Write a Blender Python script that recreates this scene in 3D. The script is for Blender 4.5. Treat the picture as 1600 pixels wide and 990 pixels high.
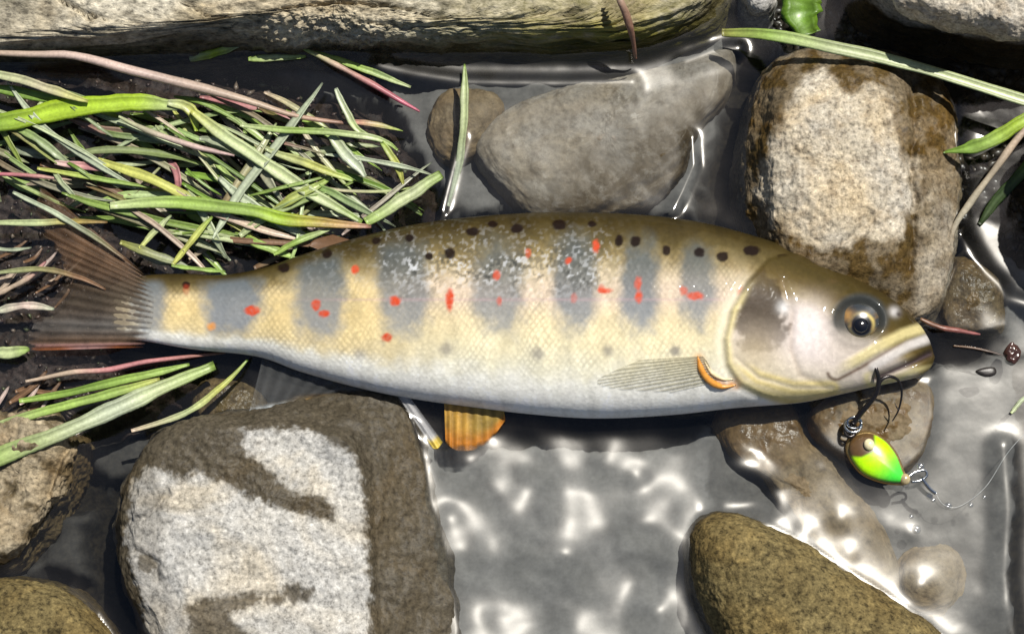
import bpy, math, random
import numpy as np
from mathutils import Vector

# ------------------------------------------------------------------ clear
for o in list(bpy.data.objects):
    bpy.data.objects.remove(o)
scene = bpy.context.scene
COL = scene.collection
random.seed(11)
RNG = np.random.default_rng(11)

# ------------------------------------------------------------------ camera
TILT = math.radians(12.0)
CAM_H = 0.50
FRAME_W = 0.256
DIST = CAM_H / math.cos(TILT)
cam_d = bpy.data.cameras.new('camera')
cam_d.sensor_width = 36.0
cam_d.lens = 36.0 * DIST / FRAME_W
cam_d.clip_start = 0.01
cam_d.clip_end = 100.0
cam = bpy.data.objects.new('camera', cam_d)
COL.objects.link(cam)
cam.location = (0, -CAM_H * math.tan(TILT), CAM_H)
cam.rotation_euler = (TILT, 0, 0)
scene.camera = cam
S = cam_d.lens / 36.0 * 1600.0
CP = np.array([0, -CAM_H * math.tan(TILT), CAM_H])
FW = np.array([0, math.sin(TILT), -math.cos(TILT)])
UP = np.array([0, math.cos(TILT), math.sin(TILT)])

# ------------------------------------------------------------------ light
SUN_EL = math.radians(61)
SUN_AZ = math.radians(38)          # measured from +Y towards +X
world = bpy.data.worlds.new('World')
scene.world = world
world.use_nodes = True
wn = world.node_tree
wn.nodes.clear()
sky = wn.nodes.new('ShaderNodeTexSky')
sky.sky_type = 'NISHITA'
sky.sun_disc = False
sky.sun_elevation = SUN_EL
sky.sun_rotation = SUN_AZ
sky.air_density = 1.0
sky.dust_density = 1.5
sky.ozone_density = 0.6
bg = wn.nodes.new('ShaderNodeBackground')
bg.inputs['Strength'].default_value = 0.05
wo = wn.nodes.new('ShaderNodeOutputWorld')
wn.links.new(sky.outputs[0], bg.inputs[0])
wn.links.new(bg.outputs[0], wo.inputs[0])
sun_d = bpy.data.lights.new('sun', 'SUN')
sun_d.energy = 4.8
sun_d.angle = math.radians(0.6)
sun_d.color = (1.0, 0.955, 0.87)
sun = bpy.data.objects.new('sun', sun_d)
COL.objects.link(sun)
sdir = Vector((math.sin(SUN_AZ) * math.cos(SUN_EL), math.cos(SUN_AZ) * math.cos(SUN_EL), math.sin(SUN_EL)))
sun.rotation_euler = (-sdir).to_track_quat('-Z', 'Y').to_euler()
sun.location = sdir * 3
scene.view_settings.view_transform = 'Standard'
scene.view_settings.look = 'None'
scene.view_settings.exposure = 0.22
scene.view_settings.gamma = 1.0
scene.render.engine = 'CYCLES'
scene.cycles.transparent_max_bounces = 16
scene.render.resolution_x = 1024
scene.render.resolution_y = 633

MM = 0.001

# ------------------------------------------------------------------ pixel <-> place
def P(px, py, z):
    """point at height z (m) seen at a photograph pixel"""
    px = np.asarray(px, float); py = np.asarray(py, float); z = np.asarray(z, float)
    a = (px - 800.0) / S; b = -(py - 495.0) / S
    d0 = a
    d1 = FW[1] + b * UP[1]
    d2 = FW[2] + b * UP[2]
    t = (z - CP[2]) / d2
    return np.stack([CP[0] + d0 * t, CP[1] + d1 * t, z + 0 * t], -1)

def proj(v):
    d = v - CP
    dep = d @ FW
    return 800 + S * d[..., 0] / dep, 495 - S * (d @ UP) / dep

# ------------------------------------------------------------------ numpy noise
PERM = RNG.permutation(256); PERM = np.concatenate([PERM, PERM, PERM])
GR = RNG.normal(size=(256, 3)); GR /= np.linalg.norm(GR, axis=1)[:, None]
def noise3(p):
    p = np.asarray(p, float)
    i = np.floor(p).astype(int); f = p - i
    u = f * f * f * (f * (f * 6 - 15) + 10)
    i = i & 255
    out = 0
    for dx in (0, 1):
        wx = u[..., 0] if dx else 1 - u[..., 0]
        for dy in (0, 1):
            wy = u[..., 1] if dy else 1 - u[..., 1]
            for dz in (0, 1):
                wz = u[..., 2] if dz else 1 - u[..., 2]
                h = PERM[PERM[PERM[i[..., 0] + dx] + i[..., 1] + dy] + i[..., 2] + dz]
                g = GR[h]
                out = out + wx * wy * wz * (g[..., 0] * (f[..., 0] - dx) + g[..., 1] * (f[..., 1] - dy) + g[..., 2] * (f[..., 2] - dz))
    return out * 1.5
def fbm(p, oct=4, gain=0.5):
    s = 0; a = 1.0; p = np.asarray(p, float)
    for k in range(oct):
        s = s + a * noise3(p + k * 17.3); p = p * 2.03; a *= gain
    return s
def n2(px, py, sc, oct=3, seed=0.0):
    return fbm(np.stack([px / sc, py / sc, np.full_like(px, seed + 0.37)], -1), oct)

def sstep(a, b, x):
    t = np.clip((x - a) / (b - a), 0, 1)
    return t * t * (3 - 2 * t)

def sd_line(px, py, pts):
    d = np.full(px.shape, 1e9)
    for (x0, y0), (x1, y1) in zip(pts[:-1], pts[1:]):
        vx, vy = x1 - x0, y1 - y0
        L = vx * vx + vy * vy + 1e-9
        t = np.clip(((px - x0) * vx + (py - y0) * vy) / L, 0, 1)
        d = np.minimum(d, np.hypot(px - x0 - t * vx, py - y0 - t * vy))
    return d
def sd_poly(px, py, pts):
    """signed distance, negative inside"""
    pts = list(pts)
    d = sd_line(px, py, pts + pts[:1])
    ins = np.zeros(px.shape, bool)
    for (x0, y0), (x1, y1) in zip(pts, pts[1:] + pts[:1]):
        c = ((y0 > py) != (y1 > py)) & (px < (x1 - x0) * (py - y0) / (y1 - y0 + 1e-12) + x0)
        ins ^= c
    return np.where(ins, -d, d)

def spline(pts, n, closed=False):
    P0 = np.array(pts, float)
    m = len(P0)
    res = []
    segs = m if closed else m - 1
    for k in range(n):
        t = k / n * segs if closed else k / (n - 1) * segs
        i = min(int(t), segs - 1); f = t - i
        if closed:
            a, b, c, d = (P0[(i + j) % m] for j in (-1, 0, 1, 2))
        else:
            a, b, c, d = P0[max(i - 1, 0)], P0[i], P0[min(i + 1, m - 1)], P0[min(i + 2, m - 1)]
        res.append(0.5 * ((2 * b) + (-a + c) * f + (2 * a - 5 * b + 4 * c - d) * f * f + (-a + 3 * b - 3 * c + d) * f ** 3))
    return np.array(res)

# ------------------------------------------------------------------ mesh helpers
def tag(o, label=None, cat=None, group=None, kind=None):
    if label: o['label'] = label
    if cat: o['category'] = cat
    if group: o['group'] = group
    if kind: o['kind'] = kind
    return o

def mesh_obj(name, verts, faces, mat, parent=None, attrs=None, origin=None, smooth=True):
    verts = np.asarray(verts, float)
    if origin is None:
        origin = np.array([verts[:, 0].mean(), verts[:, 1].mean(), verts[:, 2].min()]) if parent is None else np.zeros(3)
    origin = np.asarray(origin, float)
    me = bpy.data.meshes.new(name)
    if isinstance(faces, np.ndarray):
        nf, k = faces.shape
        me.vertices.add(len(verts))
        me.vertices.foreach_set('co', (verts - origin).astype(np.float32).ravel())
        me.loops.add(nf * k)
        me.loops.foreach_set('vertex_index', faces.astype(np.int32).ravel())
        me.polygons.add(nf)
        me.polygons.foreach_set('loop_start', np.arange(0, nf * k, k, dtype=np.int32))
        me.update(calc_edges=True)
    else:
        me.from_pydata([tuple(v) for v in (verts - origin)], [], faces)
    me.validate()
    if smooth:
        me.polygons.foreach_set('use_smooth', np.ones(len(me.polygons), bool))
    if attrs:
        for an, av in attrs.items():
            av = np.asarray(av, np.float32)
            if av.ndim == 2:
                a = me.attributes.new(an, 'FLOAT_COLOR', 'POINT')
                if av.shape[1] == 3:
                    av = np.concatenate([av, np.ones((len(av), 1), np.float32)], 1)
                a.data.foreach_set('color', av.ravel())
            else:
                a = me.attributes.new(an, 'FLOAT', 'POINT')
                a.data.foreach_set('value', av)
    if mat: me.materials.append(mat)
    o = bpy.data.objects.new(name, me)
    COL.objects.link(o)
    if parent is not None:
        o.parent = parent
        po = Vector(parent['_o']) if '_o' in parent else parent.location
        o.location = Vector(origin) - Vector(po)
    else:
        o.location = origin
    return o

def empty(name, loc):
    o = bpy.data.objects.new(name, None)
    o.empty_display_size = 0.01
    COL.objects.link(o); o.location = Vector([float(c) for c in loc])
    return o

def grid_faces(nu, nv, wrap_u=False, wrap_v=False):
    """index = i*nv + j"""
    iu = np.arange(nu if wrap_u else nu - 1); jv = np.arange(nv if wrap_v else nv - 1)
    I, J = np.meshgrid(iu, jv, indexing='ij')
    I2 = (I + 1) % nu; J2 = (J + 1) % nv
    return np.stack([I * nv + J, I2 * nv + J, I2 * nv + J2, I * nv + J2], -1).reshape(-1, 4)

def tube(path, radii, seg=8):
    """closed tube; returns verts, faces(list)"""
    path = np.asarray(path, float); n = len(path)
    radii = np.broadcast_to(np.asarray(radii, float), (n,))
    tan = np.gradient(path, axis=0); tan /= np.linalg.norm(tan, axis=1)[:, None] + 1e-12
    ref = np.array([0, 0, 1.0])
    V = []
    for i in range(n):
        a = np.cross(tan[i], ref)
        if np.linalg.norm(a) < 1e-3: a = np.cross(tan[i], [1, 0, 0])
        a /= np.linalg.norm(a); b = np.cross(a, tan[i])
        for k in range(seg):
            q = 2 * math.pi * k / seg
            V.append(path[i] + radii[i] * (a * math.cos(q) + b * math.sin(q)))
    F = [tuple(f) for f in grid_faces(n, seg, wrap_v=True)]
    F.append(tuple(range(seg))[::-1]); F.append(tuple((n - 1) * seg + k for k in range(seg)))
    return np.array(V), F

# ------------------------------------------------------------------ materials
class NT:
    def __init__(self, name):
        self.m = bpy.data.materials.new(name); self.m.use_nodes = True
        self.t = self.m.node_tree; self.t.nodes.clear()
        self.out = self.t.nodes.new('ShaderNodeOutputMaterial')
    def n(self, typ, **kw):
        nd = self.t.nodes.new(typ)
        for k, v in kw.items():
            if k.startswith('_'): setattr(nd, k[1:], v)
        return nd
    def link(self, a, b): self.t.links.new(a, b)
    def coords(self, scale=1000.0):
        tc = self.n('ShaderNodeTexCoord')
        mp = self.n('ShaderNodeMapping')
        mp.inputs['Scale'].default_value = (scale,) * 3 if not isinstance(scale, tuple) else scale
        self.link(tc.outputs['Object'], mp.inputs['Vector'])
        return mp.outputs[0]
    def noise(self, vec, scale, detail=3, rough=0.55, dist=0.0):
        nd = self.n('ShaderNodeTexNoise')
        nd.inputs['Scale'].default_value = scale; nd.inputs['Detail'].default_value = detail
        nd.inputs['Roughness'].default_value = rough; nd.inputs['Distortion'].default_value = dist
        self.link(vec, nd.inputs['Vector'])
        return nd.outputs['Fac']
    def voro(self, vec, scale, feature='F1', out='Distance'):
        nd = self.n('ShaderNodeTexVoronoi', _feature=feature)
        nd.inputs['Scale'].default_value = scale
        self.link(vec, nd.inputs['Vector'])
        return nd.outputs[out]
    def ramp(self, fac, stops):
        nd = self.n('ShaderNodeValToRGB')
        e = nd.color_ramp.elements
        while len(e) < len(stops): e.new(0.5)
        for i, (p, c) in enumerate(stops):
            e[i].position = p
            e[i].color = (c, c, c, 1) if not isinstance(c, (tuple, list)) else (*c[:3], 1)
        self.link(fac, nd.inputs[0])
        return nd.outputs[0]
    def mix(self, fac, a, b, blend='MIX'):
        nd = self.n('ShaderNodeMix', _data_type='RGBA', _blend_type=blend)
        for s, v in ((nd.inputs[0], fac), (nd.inputs[6], a), (nd.inputs[7], b)):
            if isinstance(v, (int, float)): s.default_value = v
            elif isinstance(v, tuple): s.default_value = (*v[:3], 1)
            else: self.link(v, s)
        return nd.outputs[2]
    def math(self, op, a, b=0.0, clamp=False):
        nd = self.n('ShaderNodeMath', _operation=op, _use_clamp=clamp)
        for s, v in ((nd.inputs[0], a), (nd.inputs[1], b)):
            if isinstance(v, (int, float)): s.default_value = v
            else: self.link(v, s)
        return nd.outputs[0]
    def attr(self, name, out='Fac'):
        nd = self.n('ShaderNodeAttribute'); nd.attribute_name = name
        return nd.outputs[out]
    def bump(self, h, strength=0.5, dist=0.0005, normal=None):
        nd = self.n('ShaderNodeBump')
        nd.inputs['Strength'].default_value = strength; nd.inputs['Distance'].default_value = dist
        self.link(h, nd.inputs['Height'])
        if normal is not None: self.link(normal, nd.inputs['Normal'])
        return nd.outputs[0]
    def bsdf(self, col, rough=0.6, spec=0.5, normal=None, coat=0.0, coat_rough=0.1, metal=0.0, sub=0.0):
        b = self.n('ShaderNodeBsdfPrincipled')
        for key, v in (('Base Color', col), ('Roughness', rough), ('Specular IOR Level', spec), ('Coat Weight', coat), ('Coat Roughness', coat_rough), ('Metallic', metal)):
            s = b.inputs[key]
            if isinstance(v, (int, float)): s.default_value = v
            elif isinstance(v, tuple): s.default_value = (*v[:3], 1)
            else: self.link(v, s)
        if normal is not None: self.link(normal, b.inputs['Normal'])
        if sub:
            b.inputs['Subsurface Weight'].default_value = sub
            b.inputs['Subsurface Radius'].default_value = (0.002, 0.0012, 0.0008)
            b.inputs['Subsurface Scale'].default_value = 0.5
        return b.outputs[0]
    def done(self, sh):
        self.link(sh, self.out.inputs['Surface']); return self.m

def rock_mat(name, base, dark, light, fine=0.9, blotch=0.07, wet_tint=(0.36, 0.30, 0.22), speck=0.5, grain=(1, 1, 1), wet_rough=0.28, bump=0.55, moss=None):
    t = NT(name)
    v = t.coords(tuple(1000.0 * g for g in grain))
    big = t.noise(v, blotch, 4, 0.6, 0.4)
    mid = t.noise(v, 0.28, 4, 0.65)
    fin = t.noise(v, fine, 3, 0.7)
    c = t.mix(t.ramp(big, [(0.32, 0.0), (0.68, 1.0)]), tuple(base), tuple(light))
    c = t.mix(t.math('MULTIPLY', t.ramp(mid, [(0.47, 0.0), (0.70, 1.0)]), 0.75), c, tuple(dark))
    sp = t.ramp(fin, [(0.34, 0.18), (0.46, 0.80), (0.56, 1.05), (0.68, 1.65)])
    c = t.mix(speck, c, t.mix(1.0, c, sp, 'MULTIPLY'))
    vo = t.voro(v, 0.55)
    c = t.mix(t.math('MULTIPLY', t.ramp(vo, [(0.10, 1.0), (0.22, 0.0)]), 0.55 * speck), c, tuple(x * 0.4 for x in dark))
    tint = t.noise(v, 0.035, 3, 0.6, 0.8)
    c = t.mix(0.6, c, t.mix(1.0, c, t.ramp(tint, [(0.35, (1.12, 1.0, 0.80)), (0.5, (1, 1, 1)), (0.66, (0.72, 0.74, 0.78))]), 'MULTIPLY'))
    pit = t.ramp(t.noise(v, 0.45, 5, 0.75, 1.2), [(0.27, 1.0), (0.36, 0.0)])
    c = t.mix(t.math('MULTIPLY', pit, 0.7), c, tuple(x * 0.3 for x in dark))
    if moss:
        mm = t.attr('moss')
        mn = t.math('MULTIPLY', mm, t.ramp(t.noise(v, 0.35, 4, 0.7), [(0.25, 0.0), (0.5, 1.0)]))
        c = t.mix(mn, c, tuple(moss))
    wet = t.attr('wet')
    c = t.mix(wet, c, t.mix(1.0, c, tuple(wet_tint), 'MULTIPLY'))
    nr = t.bump(t.math('ADD', t.math('MULTIPLY', fin, 0.5), mid), bump, 0.0009)
    r = t.n('ShaderNodeMapRange'); t.link(wet, r.inputs[0]); r.inputs[3].default_value = 0.85; r.inputs[4].default_value = wet_rough
    return t.done(t.bsdf(c, r.outputs[0], 0.16, nr))

def plain_mat(name, col, rough=0.5, var=0.25, sc=0.6, metal=0.0, coat=0.0, bump=0.2, spec=0.5):
    t = NT(name); v = t.coords()
    f = t.noise(v, sc, 4, 0.6)
    c = t.mix(t.ramp(f, [(0.3, 0.0), (0.7, 1.0)]), tuple(x * (1 - var) for x in col), tuple(min(1, x * (1 + var)) for x in col))
    return t.done(t.bsdf(c, rough, spec, t.bump(f, bump, 0.0003), coat, 0.1, metal))

def attr_mat(name, rough=0.4, coat=0.3, coat_rough=0.15, bump_sc=None, bump=0.3, trans=0.0, spec=0.5, transl=0.0):
    t = NT(name)
    c = t.attr('col', 'Color')
    v = t.coords()
    f = t.noise(v, bump_sc or 1.0, 3, 0.6)
    c = t.mix(0.5, c, t.mix(1.0, c, t.ramp(f, [(0.3, 0.72), (0.7, 1.25)]), 'MULTIPLY'))
    sh = t.bsdf(c, rough, spec, t.bump(f, bump, 0.0003), coat, coat_rough)
    if transl:
        tl = t.n('ShaderNodeBsdfTranslucent'); t.link(c, tl.inputs[0])
        mx = t.n('ShaderNodeMixShader'); mx.inputs[0].default_value = transl
        t.link(sh, mx.inputs[1]); t.link(tl.outputs[0], mx.inputs[2]); sh = mx.outputs[0]
    if trans:
        tr = t.n('ShaderNodeBsdfTransparent')
        a = t.attr('alpha')
        mx = t.n('ShaderNodeMixShader'); t.link(a, mx.inputs[0])
        t.link(tr.outputs[0], mx.inputs[1]); t.link(sh, mx.inputs[2]); sh = mx.outputs[0]
    return t.done(sh)

# ================================================================== SETTING
# ---- stream bed
SILT_GLARE = [  # (outline in photo pixels, how pale the silt is with sky reflection painted in, height mm)
    ([(600, 690), (760, 690), (1000, 690), (1120, 660), (1120, 1050), (640, 1050)], 1.0, -7.0),
    ([(1080, 670), (1300, 640), (1460, 560), (1600, 540), (1590, 1050), (1080, 1050)], 0.62, -7.0),
    ([(560, 90), (760, 100), (1150, 40), (1130, 190), (1090, 340), (700, 340), (640, 240)], 0.75, -8.0),
    ([(90, 800), (136, 800), (140, 905), (20, 905)], 0.22, -9.0),
    ([(130, 700), (260, 660), (220, 740), (160, 770)], 0.25, -9.0),
    ([(385, 560), (560, 610), (560, 650), (390, 660)], 0.45, -10.0),
    ([(1510, 350), (1620, 420), (1620, 560), (1560, 560), (1560, 440)], 0.9, -7.0),
    ([(360, 90), (560, 90), (620, 160), (500, 160)], 0.5, -9.0),
]
def bed_fields(px, py):
    pale = np.zeros_like(px); z = np.full_like(px, -17.0)
    for poly, a, h in SILT_GLARE:
        m = 1 - sstep(-20, 8, sd_poly(px, py, poly) + 14 * n2(px, py, 40))
        pale = np.maximum(pale, m * a)
        z = np.maximum(z, -17 + m * (17 + h))
    return pale, z
nx, ny = 420, 280
xs = np.linspace(-0.19, 0.19, nx); ys = np.linspace(-0.14, 0.13, ny)
def stretch(a, lim):
    # outer rows reach far past the frame
    e = np.array([-4.0, -2.0, -1.0, -0.5, -0.3])
    return np.concatenate([e, a, -e[::-1]])
xs2, ys2 = stretch(xs, 4), stretch(ys, 4)
X, Y = np.meshgrid(xs2, ys2, indexing='ij')
pts = np.stack([X, Y, np.full_like(X, -0.008)], -1).reshape(-1, 3)
inner = (np.abs(pts[:, 0]) < 0.25) & (np.abs(pts[:, 1]) < 0.25)
bpx, bpy_ = proj(np.where(inner[:, None], pts, 0))
pale, bz = bed_fields(bpx, bpy_)
pale[~inner] = 0.5; bz[~inner] = -14
bz = bz + 2.2 * fbm(pts * 90, 2) + 0.3 * fbm(pts * 420 + 5, 2)
pts[:, 2] = bz * MM
t = NT('bed_silt_glare_shade')
v = t.coords()
f1 = t.noise(v, 0.10, 4, 0.6); f2 = t.noise(v, 0.6, 4, 0.7)
pc = t.mix(t.ramp(f1, [(0.35, 0.0), (0.65, 1.0)]), (0.14, 0.137, 0.132), (0.19, 0.186, 0.18))
pc = t.mix(0.35, pc, t.mix(1.0, pc, t.ramp(f2, [(0.3, 0.5), (0.7, 1.3)]), 'MULTIPLY'))
dc = t.mix(t.ramp(f2, [(0.4, 0.0), (0.7, 1.0)]), (0.006, 0.005, 0.004), (0.022, 0.018, 0.012))
c = t.mix(t.attr('pale'), dc, pc)  # mud colour in the gaps also carries their shade
M_bed = t.done(t.bsdf(c, 0.9, 0.1, t.bump(f2, 0.1, 0.0006)))
bed = mesh_obj('stream_bed', pts, grid_faces(len(xs2), len(ys2)), M_bed, attrs={'pale': pale}, origin=(0, 0, 0))
tag(bed, 'grey silt and dark mud bed of the shallow stream, sky glare and gap shade in its colour', None, None, 'structure')

# ================================================================== ROCKS
ROCK_OUTLINES = []      # water outlines used later for the meniscus
def rock(name, label, mat, loops, bottom=-20.0, na=220, nr=26, noise=0.9, nsc=90.0, wetf=None, mossf=None, grooves=(), seed=0.0, fine=0.25, smooth_k=5, shape=None, cat='rock', group=None):
    """loops: [(pixel outline, height mm), ...] from the crown outwards; heights may be numbers or per-outline lists"""
    polys = [np.array(l[0], float) for l in loops]
    c = polys[0].mean(0)
    ang = np.linspace(0, 2 * math.pi, na, endpoint=False)
    rings = []
    for (poly, z) in loops:
        w = P(np.array(poly, float)[:, 0], np.array(poly, float)[:, 1], z * MM)
        rings.append(w)
    cen = rings[0].mean(0)
    prof = []
    for w in rings:
        sp = spline(w, 400, True)
        a = np.arctan2(sp[:, 1] - cen[1], sp[:, 0] - cen[0]); r = np.hypot(sp[:, 0] - cen[0], sp[:, 1] - cen[1])
        o = np.argsort(a); a, r = a[o], r[o]
        a = np.concatenate([a - 2 * math.pi, a, a + 2 * math.pi]); r = np.concatenate([r, r, r])
        q = np.interp((ang + math.pi) % (2 * math.pi) - math.pi, a, r)
        for _ in range(2):
            q = (np.roll(q, 1) + q * 2 + np.roll(q, -1)) / 4
        prof.append((q, w[:, 2].mean()))
    R = [np.zeros(na)] + [p[0] for p in prof]; Z = [prof[0][1] + 0.8 * MM] + [p[1] for p in prof]
    R.append(R[-1] * 1.03 + 0.0006); Z.append(bottom * 0.45 * MM)
    R.append(R[-1] * 0.98); Z.append(bottom * MM)
    key = np.arange(len(R), dtype=float)
    tt = np.linspace(0, key[-1], nr * (len(R) - 1) + 1)
    R = np.array(R); Z = np.array(Z)
    RR = np.stack([np.interp(tt, key, R[:, k]) for k in range(na)], 1)
    ZZ = np.interp(tt, key, Z)[:, None] + np.zeros(na)[None]
    ker = np.ones(2 * smooth_k + 1) / (2 * smooth_k + 1)
    def sm(a):
        b = np.pad(a, ((smooth_k, smooth_k), (0, 0)), 'edge')
        return np.stack([np.convolve(b[:, k], ker, 'valid') for k in range(na)], 1)
    for _ in range(2):
        RR = sm(RR); ZZ = sm(ZZ)
    RR[0] = 0
    X = cen[0] + RR * np.cos(ang)[None]; Y = cen[1] + RR * np.sin(ang)[None]
    V = np.stack([X, Y, ZZ], -1)
    if shape is not None:
        V = shape(V)
    du = np.gradient(V, axis=0); dv = np.roll(V, -1, 1) - np.roll(V, 1, 1)
    N = np.cross(du, dv); N /= np.linalg.norm(N, axis=-1)[..., None] + 1e-12
    N[0] = (0, 0, 1)
    if N[len(N) // 4, :, 2].mean() < 0: N = -N
    q = V * nsc + seed * 7.1
    disp = noise * fbm(q, 4, 0.5) + fine * fbm(V * 520 + seed, 3, 0.6)
    disp[0] = disp[0].mean()
    V = V + N * (disp * MM)[..., None]
    V = V.reshape(-1, 3)
    px, py = proj(V)
    for (line, gw, gd) in grooves:
        d = sd_line(px + 5 * n2(px, py, 30), py + 5 * n2(px, py, 30, seed=4), line)
        V[:, 2] -= gd * MM * np.exp(-(d / gw) ** 2)
    at = {}
    at['wet'] = np.clip(wetf(px, py, V), 0, 1) if wetf else 1 - sstep(0.0004, 0.0022, V[:, 2] + 0.0012 * n2(px, py, 35))
    if mossf: at['moss'] = np.clip(mossf(px, py, V), 0, 1)
    nring = RR.shape[0]
    F = grid_faces(nring, na, wrap_v=True)[:, ::-1]
    o = mesh_obj(name, V, F, mat, attrs=at)
    tag(o, label, cat, group)
    if max(Z) > 0: ROCK_OUTLINES.append(polys[-1])
    return o

def scaled(poly, k, sh=(0, 0)):
    p = np.array(poly, float); c = p.mean(0)
    return [tuple(c + (q - c) * k + np.array(sh)) for q in p]

M_top = rock_mat('rock_tan_cracked', (0.37, 0.325, 0.235), (0.09, 0.075, 0.05), (0.53, 0.49, 0.395), fine=0.8, grain=(0.55, 1, 1), speck=0.75, moss=(0.27, 0.25, 0.05), wet_tint=(0.22, 0.21, 0.16), bump=0.9)
M_beige = rock_mat('rock_beige_granite', (0.43, 0.37, 0.27), (0.24, 0.19, 0.13), (0.52, 0.48, 0.41), fine=0.95, speck=0.65, wet_tint=(0.20, 0.145, 0.06), wet_rough=0.4)
M_pale = rock_mat('rock_pale_grey', (0.43, 0.415, 0.38), (0.32, 0.305, 0.275), (0.49, 0.48, 0.455), fine=0.9, speck=0.6, wet_tint=(0.17, 0.145, 0.105), wet_rough=0.5, bump=0.35)
M_olive = rock_mat('rock_olive_brown', (0.125, 0.094, 0.038), (0.038, 0.028, 0.011), (0.19, 0.15, 0.066), fine=0.8, speck=0.85, wet_tint=(0.45, 0.42, 0.36), bump=0.7)
M_brown = rock_mat('rock_brown', (0.25, 0.195, 0.125), (0.11, 0.085, 0.05), (0.36, 0.31, 0.22), fine=0.7, speck=0.6, wet_tint=(0.36, 0.32, 0.24))
M_sub = rock_mat('rock_submerged_grey', (0.215, 0.195, 0.168), (0.12, 0.10, 0.076), (0.29, 0.27, 0.24), fine=0.7, speck=0.3, bump=0.25, wet_tint=(0.8, 0.76, 0.68), moss=(0.052, 0.034, 0.010))
M_tan = rock_mat('rock_submerged_tan', (0.155, 0.115, 0.066), (0.07, 0.05, 0.025), (0.22, 0.18, 0.12), fine=0.6, speck=0.35, bump=0.25, wet_tint=(0.65, 0.52, 0.34))

# long cracked boulder along the far side
topo = [(-160, -200), (400, -220), (1000, -200), (1150, -60), (1135, 10), (1100, 50), (1010, 80), (900, 88), (760, 86), (560, 84), (400, 84), (300, 88), (120, 92), (0, 96), (-160, 96)]
top_in = [(-120, -150), (400, -170), (960, -150), (1085, -60), (1085, 0), (1040, 22), (960, 44), (840, 50), (700, 52), (560, 52), (480, 50), (400, 40), (330, 34), (200, 52), (100, 62), (0, 66), (-120, 62)]
rock('boulder', 'long tan cracked boulder with mossy end lying above the grass heap', M_top,
     [(scaled(top_in, 0.55), 15), (top_in, 11), (topo, -0.5)], na=420, nr=46, noise=1.5, nsc=75, seed=1, fine=0.8,
     mossf=lambda x, y, V: sstep(500, 1000, x) * (0.35 + 0.65 * sstep(15, 60, y)),
     wetf=lambda x, y, V: np.maximum(1 - sstep(0.002, 0.010, V[:, 2] + 0.003 * n2(x, y, 50)), 0.75 * sstep(0.05, 0.5, n2(x, y, 75, 4, 2)) * 0.7),
     grooves=[([(60, -30), (100, 0), (140, 28)], 4, 2.2), ([(420, 18), (520, 2), (640, 14), (690, 28)], 3, 1.8), ([(280, 5), (330, 25), (350, 40)], 5, 2.0),
              ([(940, -20), (955, 30), (975, 70)], 5, 2.2), ([(140, 25), (165, 32)], 4, 2.0), ([(780, 30), (850, 22), (930, 30)], 3, 1.3), ([(560, 34), (640, 40), (720, 38)], 3, 1.0), ([(1000, 20), (1060, 8)], 4, 1.5)])

# pale boulder in the far right corner
cr = [(1350, -160), (1700, -180), (1760, 40), (1620, 78), (1560, 62), (1470, 48), (1400, 28), (1352, -10)]
rock('boulder', 'pale beige speckled boulder beyond the long green grass blade', M_beige,
     [(scaled(cr, 0.5), 30), (scaled(cr, 0.86), 24), (cr, 2)], noise=1.2, seed=2, fine=0.45, na=260,
     wetf=lambda x, y, V: 1 - sstep(0.001, 0.006, V[:, 2] + 0.002 * n2(x, y, 35)))
orr = [(1680, 90), (1800, 60), (1950, 90), (1980, 260), (1900, 360), (1760, 370), (1672, 300), (1655, 180)]  # boulder added out of view to cast shade on the right
rock('boulder', 'unseen tall tan boulder added to shade the dark pool beside the dry cream straw', M_brown,
     [(scaled(orr, 0.5), 40), (scaled(orr, 0.86), 33), (orr, 0)], noise=1.4, seed=44, fine=0.4, na=200)
pb = [(1160, -30), (1200, -34), (1214, 0), (1200, 24), (1176, 22), (1160, 2)]
rock('pebble', 'small pale grey pebble between the long boulder and the broad green leaf', M_pale,
     [(scaled(pb, 0.5), 8), (scaled(pb, 0.85), 6), (pb, 0)], na=80, nr=14, noise=0.4, nsc=200, seed=3, cat='pebble', wetf=lambda x, y, V: 0 * x + 0.1)

# round beige boulder behind the trout's head
rb = [(1165, 200), (1185, 130), (1225, 88), (1300, 72), (1390, 82), (1455, 110), (1490, 160), (1498, 260), (1496, 370), (1480, 450), (1440, 500), (1340, 510), (1240, 470), (1185, 390), (1160, 290)]
rb_in = [(1215, 205), (1222, 155), (1262, 122), (1320, 110), (1375, 122), (1408, 165), (1420, 230), (1424, 300), (1410, 360), (1370, 400), (1320, 420), (1250, 400), (1212, 340), (1205, 270)]
rb_dry = [(1228, 165), (1262, 120), (1290, 112), (1320, 138), (1385, 142), (1395, 210), (1425, 260), (1425, 330), (1400, 372), (1352, 372), (1300, 395), (1258, 390), (1210, 350), (1190, 300), (1205, 240)]
rock('boulder', 'round beige boulder with a dry speckled crown and wet brown rim', M_beige,
     [(scaled(rb_in, 0.55), 16), (rb_in, 12.5), (scaled(rb, 0.96), 3.5), (rb, 0)], na=300, nr=30, noise=1.0, nsc=85, seed=4, fine=0.35,
     wetf=lambda x, y, V: sstep(-10, 10, sd_poly(x, y, rb_dry) + 16 * n2(x, y, 26, 4)) * (0.80 + 0.25 * sstep(-0.2, 0.35, n2(x, y, 30, 3, 6)) - 0.3 * (sstep(1425, 1440, x) * sstep(240, 300, y))),
     grooves=[([(1300, 392), (1340, 360), (1380, 320), (1400, 280)], 5, 1.0), ([(1428, 130), (1432, 200), (1424, 260), (1430, 330), (1424, 420)], 6, 2.2), ([(1425, 262), (1470, 268)], 4, 1.2)])

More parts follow.
